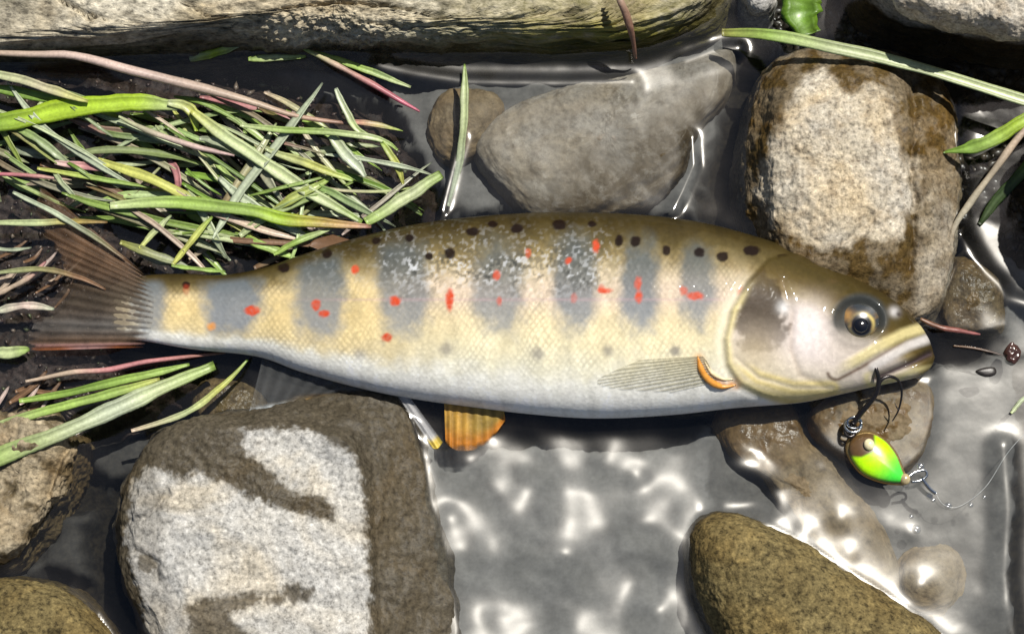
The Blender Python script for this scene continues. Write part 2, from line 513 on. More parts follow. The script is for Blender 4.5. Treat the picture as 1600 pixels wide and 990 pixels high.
# big pale grey boulder
bo = [(186, 850), (196, 760), (238, 680), (300, 655), (390, 640), (470, 618), (545, 608), (610, 618), (645, 660), (664, 720), (676, 790), (700, 880), (716, 980), (700, 1080), (620, 1150), (300, 1150), (240, 1040), (205, 940)]
b_in = [(205, 850), (212, 770), (250, 700), (300, 672), (400, 668), (480, 672), (535, 690), (560, 715), (568, 780), (572, 850), (578, 930), (582, 1020), (560, 1080), (320, 1085), (262, 1000), (222, 920)]
DRY = [(196, 850), (205, 760), (230, 725), (285, 745), (310, 735), (350, 752), (400, 778), (455, 798), (515, 812), (520, 795), (500, 772), (455, 768), (425, 735), (375, 700), (380, 672), (430, 668), (490, 672), (520, 690), (556, 712), (570, 760), (574, 850), (578, 930), (584, 1100), (230, 1100), (225, 950)]
WETP = [[(290, 945), (345, 930), (440, 926), (456, 906), (490, 922), (484, 938), (400, 944), (350, 958), (378, 982), (420, 1010), (300, 1010)], [(208, 862), (226, 858), (244, 878), (238, 896), (218, 888)]]
def wet_big(x, y, V):
    nn = 5 * n2(x, y, 14, 3)
    w = sstep(-9, 5, sd_poly(x, y, DRY) + 1.6 * nn + 4 * n2(x, y, 5, 2, 3))
    for p in WETP: w = np.maximum(w, 0.9 * (1 - sstep(-6, 6, sd_poly(x, y, p) + 1.6 * nn + 4 * n2(x, y, 5, 2, 3))))
    w = np.maximum(w, 0.45 * (1 - sstep(-10, 12, sd_poly(x, y, [(190, 700), (235, 690), (258, 780), (250, 850), (270, 920), (300, 1000), (200, 1000)]) + nn)))
    return w
rock('boulder', 'big flat pale grey boulder with dark wet stains below the trout', M_pale,
     [(scaled(b_in, 0.6), 13.5), (b_in, 12.5), (scaled(b_in, 1.09), 8.5), (scaled(bo, 0.985), 1.5), (bo, -0.5)], na=420, nr=44, noise=1.3, nsc=80, seed=5, fine=0.3, smooth_k=4, wetf=wet_big,
     grooves=[([(196, 820), (235, 800), (262, 770)], 5, 1.3), ([(210, 860), (246, 880), (242, 905)], 6, 1.6), ([(300, 940), (470, 925)], 6, 0.6), ([(470, 690), (500, 720)], 8, 0.5)])

# brown rocks on the near left
lr = [(-120, 620), (0, 640), (60, 640), (105, 660), (126, 695), (112, 740), (88, 790), (50, 845), (10, 885), (-120, 900)]
rock('boulder', 'brown weathered boulder with a dark hollow flank under the lower grass blades', M_brown,
     [(scaled(lr, 0.45), 9), (scaled(lr, 0.8), 7), (lr, 0)], noise=1.8, nsc=110, seed=6, fine=0.5, na=260,
     wetf=lambda x, y, V: np.maximum(1 - sstep(0.0, 0.003, V[:, 2] + 0.002 * n2(x, y, 25)), 0.8 * sstep(0.0, 0.4, n2(x, y, 40, 3, 9))),
     grooves=[([(70, 770), (90, 720), (110, 690)], 9, 3.0)])
lc = [(-140, 915), (-20, 902), (50, 905), (105, 922), (150, 960), (178, 1000), (170, 1080), (0, 1120), (-140, 1080)]
rock('boulder', 'olive brown speckled boulder on the near side of the hollow brown one', M_olive,
     [(scaled(lc, 0.5), 12), (scaled(lc, 0.84), 9), (lc, 0)], noise=0.8, seed=7, na=240,
     wetf=lambda x, y, V: 1 - sstep(0.0, 0.003, V[:, 2] + 0.001 * n2(x, y, 25)))
# olive oval boulder below the lure
br = [(1078, 880), (1078, 842), (1096, 812), (1130, 800), (1180, 810), (1250, 845), (1330, 895), (1410, 945), (1480, 1000), (1500, 1080), (1350, 1150), (1180, 1100), (1110, 985), (1085, 925)]
rock('boulder', 'smooth olive brown oval boulder on the near side of the green lure', M_olive,
     [(scaled(br, 0.45), 13.5), (scaled(br, 0.76), 10.5), (scaled(br, 0.94), 4.5), (br, 0)], noise=0.7, nsc=60, seed=8, na=320, nr=28,
     wetf=lambda x, y, V: 1 - sstep(0.0, 0.0035, V[:, 2] + 0.001 * n2(x, y, 25)))

# submerged stones
sg = [(748, 215), (800, 165), (880, 135), (980, 118), (1080, 92), (1140, 75), (1138, 140), (1090, 200), (1060, 270), (1000, 318), (940, 334), (845, 338), (792, 296), (750, 245)]
sgo = rock('stone', 'flat grey brown stone under clear water behind the trout back', M_sub,
     [(scaled(sg, 0.5), -0.9), (scaled(sg, 0.86), -1.2), (sg, -3.2)], noise=0.45, nsc=80, seed=9, na=260, bottom=-18, cat='stone',
     mossf=lambda x, y, V: 0.9 * sstep(-40, 50, (y - 285) * 0.8 + (x - 850) * 0.42 + 40 * n2(x, y, 50)),
     wetf=lambda x, y, V: 0.5 + 0.4 * n2(x, y, 30), grooves=[([(925, 325), (1000, 275), (1075, 215)], 7, -0.9), ([(940, 330), (1020, 285), (1070, 255)], 7, 0.9)])
st = [(672, 190), (690, 150), (730, 138), (775, 150), (780, 185), (750, 230), (710, 250), (680, 235)]
rock('stone', 'small tan stone under water beside the upright grass blade', M_tan, [(scaled(st, 0.6), -2.2), (st, -4.5)], noise=0.5, nsc=120, seed=10, na=120, bottom=-16, cat='stone', wetf=lambda x, y, V: 0 * x + 0.3)
t1 = [(1120, 665), (1150, 630), (1230, 625), (1265, 690), (1320, 740), (1380, 830), (1408, 900), (1380, 945), (1300, 890), (1250, 830), (1195, 745), (1140, 710)]
rock('stone', 'long tan stone under water running from trout throat towards olive boulder', M_tan, [(scaled(t1, 0.5), -0.9), (scaled(t1, 0.85), -1.5), (t1, -5)], noise=0.5, nsc=80, seed=11, na=220, bottom=-16, cat='stone',
     wetf=lambda x, y, V: 0.2 + 0.9 * (1 - sstep(680, 740, y + 0.25 * (x - 1180) + 30 * n2(x, y, 25))))
t2 = [(1270, 640), (1310, 612), (1390, 592), (1450, 600), (1456, 650), (1440, 705), (1405, 738), (1350, 730), (1300, 700), (1272, 675)]
rock('stone', 'sandy tan wet stone carrying the green lure', M_tan, [(scaled(t2, 0.5), 1.3), (scaled(t2, 0.86), 0.6), (t2, -2)], noise=0.4, nsc=120, seed=12, na=180, bottom=-16, cat='stone', wetf=lambda x, y, V: 0.25 + 0.7 * sstep(0.0, 0.4, n2(x, y, 22, 3, 1)) + 0.5 * (1 - sstep(1270, 1330, x)))
t3 = [(1402, 905), (1412, 870), (1450, 852), (1490, 862), (1505, 905), (1485, 950), (1440, 958), (1410, 940)]
rock('pebble', 'round pinkish pebble just under the water by olive boulder tip', M_tan, [(scaled(t3, 0.4), -2.0), (scaled(t3, 0.8), -3.2), (t3, -6)], noise=0.3, nsc=120, seed=13, na=100, bottom=-14, cat='pebble', wetf=lambda x, y, V: 0 * x)
# half sunk stones under the trout
for k, (pl, z, mt, lab) in enumerate([
    ([(1000, 430), (1110, 400), (1180, 470), (1190, 580), (1120, 640), (1010, 630), (960, 530)], -9.4, M_brown, 'brown stone hidden under the trout shoulder'),
    ([(330, 590), (390, 600), (420, 660), (380, 690), (320, 670), (300, 620)], -2.5, M_brown, 'dark wet stone beside big grey boulder under grass tips'),
    ([(1470, 470), (1500, 400), (1560, 440), (1570, 510), (1530, 520), (1480, 515)], 0.8, M_brown, 'dark brown wet stone in front of trout snout')]):
    rock('stone', lab, mt, [(scaled(pl, 0.55), z), (scaled(pl, 0.85), z - 0.8), (pl, z - 3)], noise=0.6, nsc=110, seed=30 + k, na=140, nr=14, bottom=-19, cat='stone', wetf=lambda X, Y, V: 1 + 0 * X)

# ---- mud bank under the grass
mp_ = [(-150, 80), (100, 95), (300, 100), (430, 130), (540, 160), (640, 230), (670, 300), (600, 370), (480, 420), (350, 450), (230, 500), (200, 560), (330, 590), (230, 640), (0, 690), (-150, 700)]
gx = np.arange(-200, 720, 4.0); gy = np.arange(60, 720, 4.0)
GX, GY = np.meshgrid(gx, gy, indexing='ij'); GX = GX.ravel(); GY = GY.ravel()
sdm = sd_poly(GX, GY, mp_) + 18 * n2(GX, GY, 40)
mz = -16 + 15.0 * (1 - sstep(-45, 25, sdm)) + 1.5 * n2(GX, GY, 28, 4) + 0.7 * n2(GX, GY, 9, 2, 3)
w0 = P(GX, GY, 0.0); w0[:, 2] = mz * MM
mw = rock_mat('mud_litter', (0.022, 0.016, 0.013), (0.007, 0.005, 0.004), (0.06, 0.042, 0.036), fine=0.9, speck=0.8, wet_tint=(0.8, 0.75, 0.7), wet_rough=0.35)
mud = mesh_obj('mud_bank', w0, grid_faces(len(gx), len(gy))[:, ::-1], mw, attrs={'wet': 0.5 + 0 * GX})
tag(mud, 'dark muddy bank of rotted plant litter under the grass', None, None, 'structure')

# ================================================================== WATER
nx, ny = 560, 380
xs = np.linspace(-0.165, 0.165, nx); ys = np.linspace(-0.115, 0.115, ny)
xs2 = np.concatenate([[-4, -2, -1, -0.5, -0.25], xs, [0.25, 0.5, 1, 2, 4]]); ys2 = np.concatenate([[-4, -2, -1, -0.5, -0.2], ys, [0.2, 0.5, 1, 2, 4]])
X, Y = np.meshgrid(xs2, ys2, indexing='ij')
wv = np.stack([X, Y, 0 * X], -1).reshape(-1, 3)
inn = (np.abs(wv[:, 0]) < 0.166) & (np.abs(wv[:, 1]) < 0.116)
wx, wy = proj(np.where(inn[:, None], wv, 0))
h = np.zeros(len(wv))
FISH_OUT = [(195, 435), (400, 430), (520, 385), (700, 345), (880, 334), (1100, 350), (1260, 398), (1380, 455), (1450, 520), (1450, 580), (1300, 618), (1150, 635), (960, 652), (760, 638), (560, 605), (400, 555), (195, 530)]
for poly in ROCK_OUTLINES + [np.array(FISH_OUT)]:
    d = np.maximum(sd_poly(wx, wy, [tuple(p) for p in poly]), 0)
    h += 1.15 * np.exp(-d / 17.0)
BUMPS = [(750, 712, 24, .5), (715, 800, 16, .45), (800, 760, 22, .45), (830, 715, 20, .4), (900, 722, 30, .5), (965, 712, 26, .55), (1005, 735, 16, .5), (905, 860, 26, .7), (850, 855, 20, .4),
         (745, 850, 26, .4), (800, 965, 22, .35), (910, 965, 24, .4), (1035, 940, 22, .6), (1015, 810, 26, .35), (960, 890, 30, .4), (1150, 720, 16, .4), (1210, 750, 14, .5), (1222, 775, 10, .5),
         (1322, 803, 13, .6), (1270, 820, 14, .4), (1335, 855, 13, .4), (1450, 905, 18, .8), (1400, 815, 16, .3), (1560, 940, 20, .6), (1285, 728, 8, .4), (1430, 828, 10, .5), (1440, 735, 9, .5)]
for (bx, by, r, a) in BUMPS:
    a = a * (0.4 if bx > 1125 else 1.0)
    s = r / 1.05
    h += a * 2.1 * s * 0.16 * 0.30 * 1.65 * np.exp(-((wx - bx + 0.8 * s) ** 2 + (wy - by - 0.6 * s) ** 2) / (2 * s * s))
# long standing swells: along the far boulder, and along the right edge
def ridge(line, s, a):
    global h
    d = sd_line(wx, wy, line)
    h += a * 1.5 * s * 0.16 * 0.30 * 1.65 * np.exp(-(d / s) ** 2 / 2)
ridge([(590, 108), (650, 120), (730, 132), (860, 134), (985, 132)], 11, 1.15)
ridge([(1070, 100), (1110, 85), (1150, 78)], 10, 0.9)
ridge([(1500, 370), (1535, 430), (1575, 470), (1640, 490)], 13, 1.1)
ridge([(1565, 700), (1572, 800), (1566, 900), (1580, 1000)], 14, 0.9)
ridge([(1080, 215), (1082, 260), (1065, 300), (1050, 330)], 7, 1.1)
ridge([(720, 215), (705, 270), (690, 330)], 7, 0.9)
pool = 1 - sstep(-30, 40, sd_poly(wx, wy, [(660, 690), (1080, 680), (1240, 760), (1090, 830), (1080, 1000), (700, 1000)]))
h += pool * (4.2 * n2(wx, wy, 140, 1, 5) + 1.0 * n2(wx, wy, 72, 1, 8)) + 0.10 * n2(wx, wy, 60, 2, 2)
h[~inn] = 0
rip = np.zeros(len(wv)) + 0.10
for poly, a in (([(660, 680), (1080, 675), (1180, 740), (1100, 800), (1070, 1100), (640, 1100)], 1.0), ([(1060, 690), (1250, 730), (1300, 640), (1460, 570), (1700, 540), (1700, 1100), (1060, 1100)], 0.74), ([(640, 95), (1000, 95), (1150, 60), (1120, 190), (1080, 330), (960, 330), (700, 200)], 0.36), ([(570, 92), (1000, 100), (1160, 50), (1150, 110), (1000, 150), (720, 150), (600, 130)], 1.1), ([(1500, 340), (1700, 380), (1700, 560), (1540, 560)], 0.9), ([(380, 570), (600, 610), (560, 650), (400, 650)], 0.6), ([(690, 200), (740, 210), (720, 330), (680, 330)], 0.7)):
    rip = np.maximum(rip, a * (1 - sstep(-25, 15, sd_poly(wx, wy, poly))))
rip[~inn] = 0.4
wv[:, 2] = h * MM
t = NT('stream_water')
vv = t.coords()
rp = t.noise(vv, 0.22, 2, 0.5)
nrm = t.bump(rp, 0.04, 0.0009)
tr = t.n('ShaderNodeBsdfTransparent'); tr.inputs[0].default_value = (0.90, 0.92, 0.92, 1)
gl = t.n('ShaderNodeBsdfGlossy'); rr_ = t.n('ShaderNodeMapRange'); t.link(t.attr('ripple'), rr_.inputs[0]); rr_.inputs[3].default_value = 0.06; rr_.inputs[4].default_value = 0.40; t.link(rr_.outputs[0], gl.inputs['Roughness']); gl.inputs['Color'].default_value = (1, 0.98, 0.95, 1)
t.link(nrm, gl.inputs['Normal'])
df = t.n('ShaderNodeBsdfDiffuse'); df.inputs[0].default_value = (0.55, 0.55, 0.54, 1)
ge = t.n('ShaderNodeNewGeometry'); dt = t.n('ShaderNodeVectorMath', _operation='DOT_PRODUCT')
t.link(ge.outputs['Incoming'], dt.inputs[0]); t.link(ge.outputs['Normal'], dt.inputs[1])
cosv = t.math('ABSOLUTE', dt.outputs['Value'])
fres = t.math('ADD', t.math('MULTIPLY', t.math('POWER', t.math('SUBTRACT', 1.0, cosv, True), 5.0), 0.95), 0.046)
mx0 = t.n('ShaderNodeMixShader'); mx0.inputs[0].default_value = 0.004
t.link(tr.outputs[0], mx0.inputs[1]); t.link(df.outputs[0], mx0.inputs[2])
mx = t.n('ShaderNodeMixShader')
t.link(fres, mx.inputs[0]); t.link(mx0.outputs[0], mx.inputs[1]); t.link(gl.outputs[0], mx.inputs[2])
M_water = t.done(mx.outputs[0])
water = mesh_obj('water', wv, grid_faces(len(xs2), len(ys2)), M_water, attrs={'ripple': rip}, origin=(0, 0, 0))
tag(water, 'clear shallow stream water with silver glints between the stones', None, None, 'structure')

# ================================================================== TROUT
TOPL = [(172, 448), (190, 440), (230, 430), (290, 428), (350, 430), (410, 420), (470, 400), (540, 378), (620, 358), (700, 345), (790, 337), (880, 334), (1000, 338), (1100, 351), (1200, 378), (1260, 399), (1320, 427), (1380, 461), (1420, 492), (1442, 518), (1454, 540), (1459, 556)]
BOTL = [(172, 518), (190, 528), (230, 533), (300, 545), (400, 556), (470, 580), (560, 605), (640, 621), (760, 638), (880, 650), (960, 652), (1060, 646), (1150, 636), (1250, 628), (1310, 616), (1380, 600), (1425, 591), (1446, 582), (1456, 571), (1459, 562)]
THK = [(172, 0.5), (190, 2.2), (300, 4.6), (450, 8.4), (650, 12.4), (880, 14.4), (1100, 14.2), (1200, 13.2), (1300, 11.0), (1380, 8.0), (1425, 5.4), (1448, 3.2), (1459, 0.8)]
ZC = [(172, 5.0), (400, 4.6), (700, 4.2), (1000, 4.2), (1300, 5.0), (1459, 5.0)]
def itp(tab, x, smooth=True):
    a = np.array(tab, float)
    if not smooth: return np.interp(x, a[:, 0], a[:, 1])
    sp = spline(a, 600); return np.interp(x, sp[:, 0], sp[:, 1])
fx = np.concatenate([np.linspace(172, 1120, 440), np.linspace(1121.5, 1459, 232)])
NU = 230; NL = 50
th = np.concatenate([np.linspace(0, math.pi, NU), np.linspace(math.pi, 2 * math.pi, NL + 2)[1:-1]])
yt, yb = itp(TOPL, fx), itp(BOTL, fx); wz = itp(THK, fx); zc = itp(ZC, fx)
ct, stn = np.cos(th), np.sin(th)
pw = lambda a, e: np.sign(a) * np.abs(a) ** e
hy = (yb - yt) / 2; yc = (yb + yt) / 2
PYV = yc[:, None] - hy[:, None] * pw(ct, 0.92)[None]
PXV = fx[:, None] + 0 * PYV
base = P(PXV, PYV, zc[:, None] * MM + 0 * PYV)
zloc = wz[:, None] * pw(stn, 0.90)[None]
FV = base.copy(); FV[..., 2] += zloc * MM
up = np.zeros_like(PXV, bool); up[:, :NU] = True
px, py = proj(FV)
vv_ = (PYV - yt[:, None]) / (yb - yt)[:, None]
# --- relief
dz = np.zeros_like(px)
OPER = [(1200, 405), (1168, 440), (1143, 485), (1132, 530), (1136, 570), (1155, 600), (1190, 618), (1260, 640), (1500, 640), (1500, 400), (1300, 380)]
so = sd_poly(px, py, OPER)
dz += 0.75 * (1 - sstep(-6, 3, so)) * np.exp(np.minimum(so + 4, 0) / 45.0) - 0.45 * np.exp(-((so - 6) / 6.0) ** 2)
PRE = [(1222, 440), (1238, 490), (1236, 545), (1250, 585), (1290, 604)]
dpre = sd_line(px, py, PRE)
dz -= 0.35 * np.exp(-(dpre / 6.0) ** 2)
SUBOP = [(1150, 560), (1185, 590), (1240, 606), (1300, 606)]
dsub = sd_line(px, py, SUBOP); dz -= 0.25 * np.exp(-(dsub / 4.0) ** 2)
MAX = [(1444, 512), (1410, 523), (1372, 543), (1340, 562), (1306, 580)]
dmax = sd_line(px, py, MAX)
mfade = sstep(1296, 1345, px)
dz += 0.7 * (1 - sstep(3, 13, dmax)) * mfade
MGAP = [(1452, 552), (1432, 562), (1400, 576), (1368, 590)]
dgap = sd_line(px, py, MGAP)
dz -= 1.6 * np.exp(-(dgap / 5.5) ** 2)
MUP = [(1448, 530), (1420, 540), (1392, 556), (1365, 572)]
dmup = sd_line(px, py, MUP); dz += 0.4 * (1 - sstep(2, 13, dmup))
EX, EY = 1343, 499
de = np.hypot((px - EX) / 1.12, (py - EY))
dz += 0.5 * np.exp(-((de - 39) / 7.0) ** 2) - 1.2 * (1 - sstep(24, 36, de))
dn = np.hypot(px - 1405, (py - 490)); dz -= 0.7 * np.exp(-(dn / 6) ** 2)
# scales: slight relief
sx = px + 0.0
dz += 0.03 * n2(px, py, 9, 2, 3)
wpx = px + 5 * n2(px, py, 40, 2, 21); wpy = py + 5 * n2(px, py, 40, 2, 22)
rw0 = np.abs(np.sin((wpx * 0.80 + wpy * 0.55) * 0.40)) * np.abs(np.sin((wpx * 0.80 - wpy * 0.62) * 0.40))
dz += 0.06 * (1 + 1.2 * n2(px, py, 12, 2, 23)) * rw0 * (1 - sstep(1110, 1150, px)) * sstep(0.05, 0.2, vv_) * (1 - sstep(0.9, 0.97, vv_))
body_m = 1 - sstep(1130, 1200, px)
wgt = np.clip(stn, 0, 1)[None] ** 0.5
FV[..., 2] += np.where(up, dz * wgt, 0) * MM
# --- pigment
def C(*a): return np.array(a, float)
def lay(col, m, c): return col + (c - col) * np.clip(m, 0, 1)[..., None]
vv1 = vv_ + 0.035 * n2(px, py, 30, 3, 1)
keys = [(0.0, (0.022, 0.016, 0.005)), (0.09, (0.045, 0.032, 0.010)), (0.17, (0.085, 0.064, 0.023)), (0.27, (0.22, 0.17, 0.078)), (0.40, (0.54, 0.46, 0.30)), (0.58, (0.65, 0.55, 0.34)), (0.70, (0.67, 0.60, 0.40)), (0.80, (0.66, 0.63, 0.49)), (0.88, (0.76, 0.75, 0.68)), (1.0, (0.84, 0.83, 0.80))]
kp = [k[0] for k in keys]; kc = np.array([k[1] for k in keys])
col = np.stack([np.interp(vv1, kp, kc[:, i]) for i in range(3)], -1)
col = lay(col, (1 - sstep(520, 760, px)) * sstep(0.25, 0.45, vv1) * (1 - sstep(0.78, 0.9, vv1)) * 0.6, C(0.60, 0.44, 0.17))
# pink tint along the lateral line
col = lay(col, 0.5 * np.exp(-((py - 458 - 0.0 * px) / 30.0) ** 2) * sstep(560, 680, px) * body_m, C(0.60, 0.47, 0.42))
# fine scale rows
rowp = np.sin((px * 0.92 + py * 0.55) * 0.62) * np.sin((px * 0.92 - py * 0.62) * 0.62)
sc_m = body_m * sstep(0.12, 0.3, vv_) * (1 - sstep(0.85, 0.95, vv_))
qx_ = px + 5 * n2(px, py, 40, 2, 21); qy_ = py + 5 * n2(px, py, 40, 2, 22)
rowp = np.abs(np.sin((qx_ * 0.80 + qy_ * 0.55) * 0.40)) * np.abs(np.sin((qx_ * 0.80 - qy_ * 0.62) * 0.40)) - 0.4
col *= (1 + 0.30 * sc_m * rowp * (0.6 + 1.2 * n2(px, py, 60, 2, 31)) + 0.12 * n2(px, py, 5, 2, 2) + 0.16 * n2(px, py * 0.4, 22, 3, 33))[..., None]
col = lay(col, 0.30 * sc_m * sstep(0.0, 0.5, n2(px, py, 34, 4, 35)) * (1 - sstep(0.5, 0.8, vv_)), C(0.30, 0.27, 0.17))
# parr marks
PARR = [(228, 474, 34, 52, .9), (364, 472, 50, 52, 1.0), (500, 458, 44, 72, .9), (630, 448, 44, 84, .85), (780, 446, 44, 78, .8), (897, 440, 37, 80, .9), (1000, 445, 31, 78, .95), (1090, 445, 31, 66, .85)]
parr = np.zeros_like(px)
for (cx, cy, rx, ry, a) in PARR:
    d = ((np.abs((px - cx) / rx)) ** 2.6 + (np.abs((py - cy) / ry)) ** 2.6) ** (1 / 2.6)
    m = a * (1 - sstep(0.58, 1.26, d + 0.2 * n2(px, py, 22, 3, 7 + cx)))
    parr = np.maximum(parr, m)
parr_c = C(0.075, 0.092, 0.10) + (C(0.20, 0.225, 0.26) - C(0.075, 0.092, 0.10)) * sstep(400, 520, py)[..., None]
col = lay(col, parr * 0.92 * sstep(0.05, 0.2, vv_), parr_c)
# silver and dark flecks of the scales
cell = n2(px, py, 6.2, 1, 11) + 0.5 * n2(px, py, 4.0, 1, 13)
fl = sstep(560, 620, px) * (1 - sstep(930, 985, px)) * np.exp(-((py - 412) / 42.0) ** 2) + 0.45 * sstep(590, 640, px) * (1 - sstep(900, 950, px)) * np.exp(-((py - 470) / 40.0) ** 2)
fl += 0.25 * sstep(440, 520, px) * (1 - sstep(900, 1120, px)) * np.exp(-((py - 440) / 60.0) ** 2)
fl = fl * (0.60 + 0.22 * parr) * (1 - 0.7 * sstep(425, 480, py)) * (0.75 + 0.9 * n2(px, py, 28, 2, 41))
col = lay(col, fl * sstep(0.16, 0.42, cell) * 0.5, C(0.62, 0.64, 0.67))
col = lay(col, fl * sstep(0.10, 0.36, -cell) * 0.7, C(0.05, 0.052, 0.048))
# lateral line
yl = 468 + 0 * px
col = lay(col, 0.35 * np.exp(-((py - yl) / 2.2) ** 2) * sstep(420, 600, px) * (1 - sstep(1120, 1150, px)), C(0.45, 0.30, 0.33))
# secondary soft dark dots
for (cx, cy, r, a) in [(562, 553, 10, .45), (697, 545, 11, .6), (840, 552, 11, .6), (950, 548, 9, .6), (1055, 548, 9, .75)]:
    col = lay(col, a * np.exp(-(((px - cx) ** 2 + (py - cy) ** 2) / (r * r)) ** 1.5), C(0.16, 0.15, 0.15))
# black spots of the back
for (cx, cy, rx, ry) in [(738, 362, 10, 7), (770, 350, 8, 5), (808, 357, 10, 8), (874, 351, 11, 8), (967, 376, 6, 9), (993, 377, 8, 8), (1041, 391, 7, 8), (1093, 394, 9, 8), (1129, 401, 9, 8), (1174, 391, 13, 8), (1224, 402, 9, 6), (703, 395, 8, 9), (670, 400, 6, 6), (511, 396, 8, 8), (443, 418, 9, 8), (291, 446, 6, 6), (588, 376, 7, 6), (640, 372, 7, 6), (925, 350, 7, 5), (1208, 430, 6, 5)]:
    d = np.hypot((px - cx) / rx, (py - cy) / ry) + 0.2 * n2(px, py, 8, 2, cx)
    col = lay(col, 0.95 * (1 - sstep(0.75, 1.25, d)), C(0.010, 0.005, 0.004))
# red spots
for (cx, cy, rx, ry, a) in [(555, 421, 7, 8, .9), (393, 485, 13, 8, 1), (330, 510, 8, 7, .8), (494, 477, 8, 9, 1), (507, 490, 9, 7, 1), (617, 470, 10, 9, 1), (605, 527, 9, 8, 1), (703, 468, 7, 18, 1), (776, 430, 6, 9, .9), (780, 470, 5, 8, .7), (825, 395, 5, 8, .6), (888, 407, 6, 6, .9), (931, 385, 6, 11, .95), (897, 466, 6, 8, .4), (945, 454, 12, 5, .9), (940, 450, 5, 8, .6), (997, 442, 6, 12, .8), (998, 464, 7, 9, .9), (1068, 454, 7, 8, .7), (1086, 462, 14, 7, .9), (1160, 455, 9, 9, .9), (291, 452, 6, 9, .3)]:
    d = np.hypot((px - cx) / rx, (py - cy) / ry) + 0.25 * n2(px, py, 9, 2, cx)
    col = lay(col, a * (1 - sstep(0.55, 1.2, d)) * (0.95 + 0.3 * n2(px, py, 5, 1, 3)), C(0.52, 0.065, 0.025) if cx != 330 else C(0.7, 0.28, 0.05))
# ---- head
hm = 1 - sstep(-4, 6, so)
headc = np.stack([np.interp((py - itp(TOPL, px)) / 200.0, [0.0, 0.14, 0.24, 0.34, 0.46, 0.75, 1.0, 1.1], q) for q in ([.04, .058, .095, .22, .48, .58, .68, .72], [.028, .042, .066, .17, .42, .51, .60, .63], [.009, .012, .02, .08, .36, .45, .46, .45])], -1)
col = lay(col, hm, C(0, 0, 0)) + hm[..., None] * headc
col = lay(col, hm * 0.6 * np.exp(-((px - 1262) / 34.0) ** 2 - ((py - 515) / 55.0) ** 2) * sstep(430, 485, py), C(0.80, 0.73, 0.75))
col = lay(col, hm * 0.92 * sstep(-.1, .25, 1 - np.hypot((px - 1186) / 46, (py - 492) / 66) + 0.3 * n2(px, py, 20, 3, 4)) * np.exp(-((py - 478) / 72.0) ** 2), C(0.03, 0.018, 0.008))
col = lay(col, hm * 0.45 * np.exp(-((px - 1180) / 34.0) ** 2 - ((py - 548) / 34.0) ** 2), C(0.34, 0.26, 0.13))
col = lay(col, 0.8 * np.exp(-((so + 4) / 6.0) ** 2) * sstep(430, 480, py), C(0.70, 0.60, 0.30))
col = lay(col, 0.7 * np.exp(-((so - 9) / 8.0) ** 2) * sstep(420, 470, py) * (1 - sstep(590, 612, py)), C(0.70, 0.66, 0.52))
col = lay(col, 0.30 * np.exp(-(dpre / 5.0) ** 2), C(0.25, 0.18, 0.12))
col = lay(col, 0.75 * np.exp(-((dsub - 7) / 5.0) ** 2) * sstep(560, 590, py) * hm, C(0.74, 0.60, 0.24))
col = lay(col, 0.6 * hm * sstep(598, 618, py) * (1 - sstep(1300, 1360, px)), C(0.72, 0.60, 0.26))
col = lay(col, 0.8 * (1 - sstep(3, 14, dmax)) * mfade, C(0.60, 0.52, 0.25))
col = lay(col, 0.85 * np.exp(-((dmax - 13) / 3.0) ** 2) * sstep(-2, 4, py - np.interp(px, [1300, 1345, 1400, 1440], [580, 558, 528, 512])) * (1 - sstep(1395, 1435, px)), C(0.12, 0.075, 0.05))
col = lay(col, 0.8 * (1 - sstep(2, 12, dmup)), C(0.60, 0.57, 0.55))
col = lay(col, 0.95 * np.exp(-(dgap / 5.0) ** 2), C(0.05, 0.035, 0.04))
col = lay(col, 0.7 * np.exp(-((dgap - 14) / 6.0) ** 2) * sstep(0, 10, py - 572 + (px - 1400) * 0.1), C(0.66, 0.58, 0.28))
col = lay(col, 0.9 * (1 - sstep(34, 46, de)) * (1 - 0.55 * sstep(505, 530, py)), C(0.035, 0.04, 0.042))
col = lay(col, 0.7 * np.exp(-(np.hypot(px - 1397, py - 487) / 8) ** 2), C(0.62, 0.60, 0.6))
col = lay(col, 0.8 * np.exp(-(dn / 4) ** 2), C(0.03, 0.02, 0.02))
col = lay(col, 0.6 * hm * np.exp(-((px - 1224) / 10.0) ** 2 - ((py - 480) / 10.0) ** 2), C(0.8, 0.8, 0.8))
for (cx, cy, rx, ry) in [(1215, 440, 6, 4), (1300, 440, 10, 4)]:
    col = lay(col, 0.5 * np.exp(-((px - cx) / rx) ** 2 - ((py - cy) / ry) ** 2), C(0.08, 0.05, 0.02))
col *= (1 + 0.10 * hm * n2(px, py, 8, 3, 9))[..., None]
dq = sd_line(px, py, [(1092, 560), (1100, 580), (1114, 594), (1132, 602), (1150, 600)])
col = lay(col, 0.8 * np.exp(-(dq / 8.0) ** 2) * (0.75 + 0.5 * n2(px, py, 8, 2, 5)), C(0.62, 0.26, 0.05))
# peduncle end
col = lay(col, (1 - sstep(192, 226, px + 14 * n2(px, py, 12, 2))) * 0.9, C(0.19, 0.16, 0.12))
# the side turned down: plain flank
col[~up] = np.stack([np.interp(vv_, kp, kc[:, i]) for i in range(3)], -1)[~up]
col = np.clip(col, 0.004, 0.85)

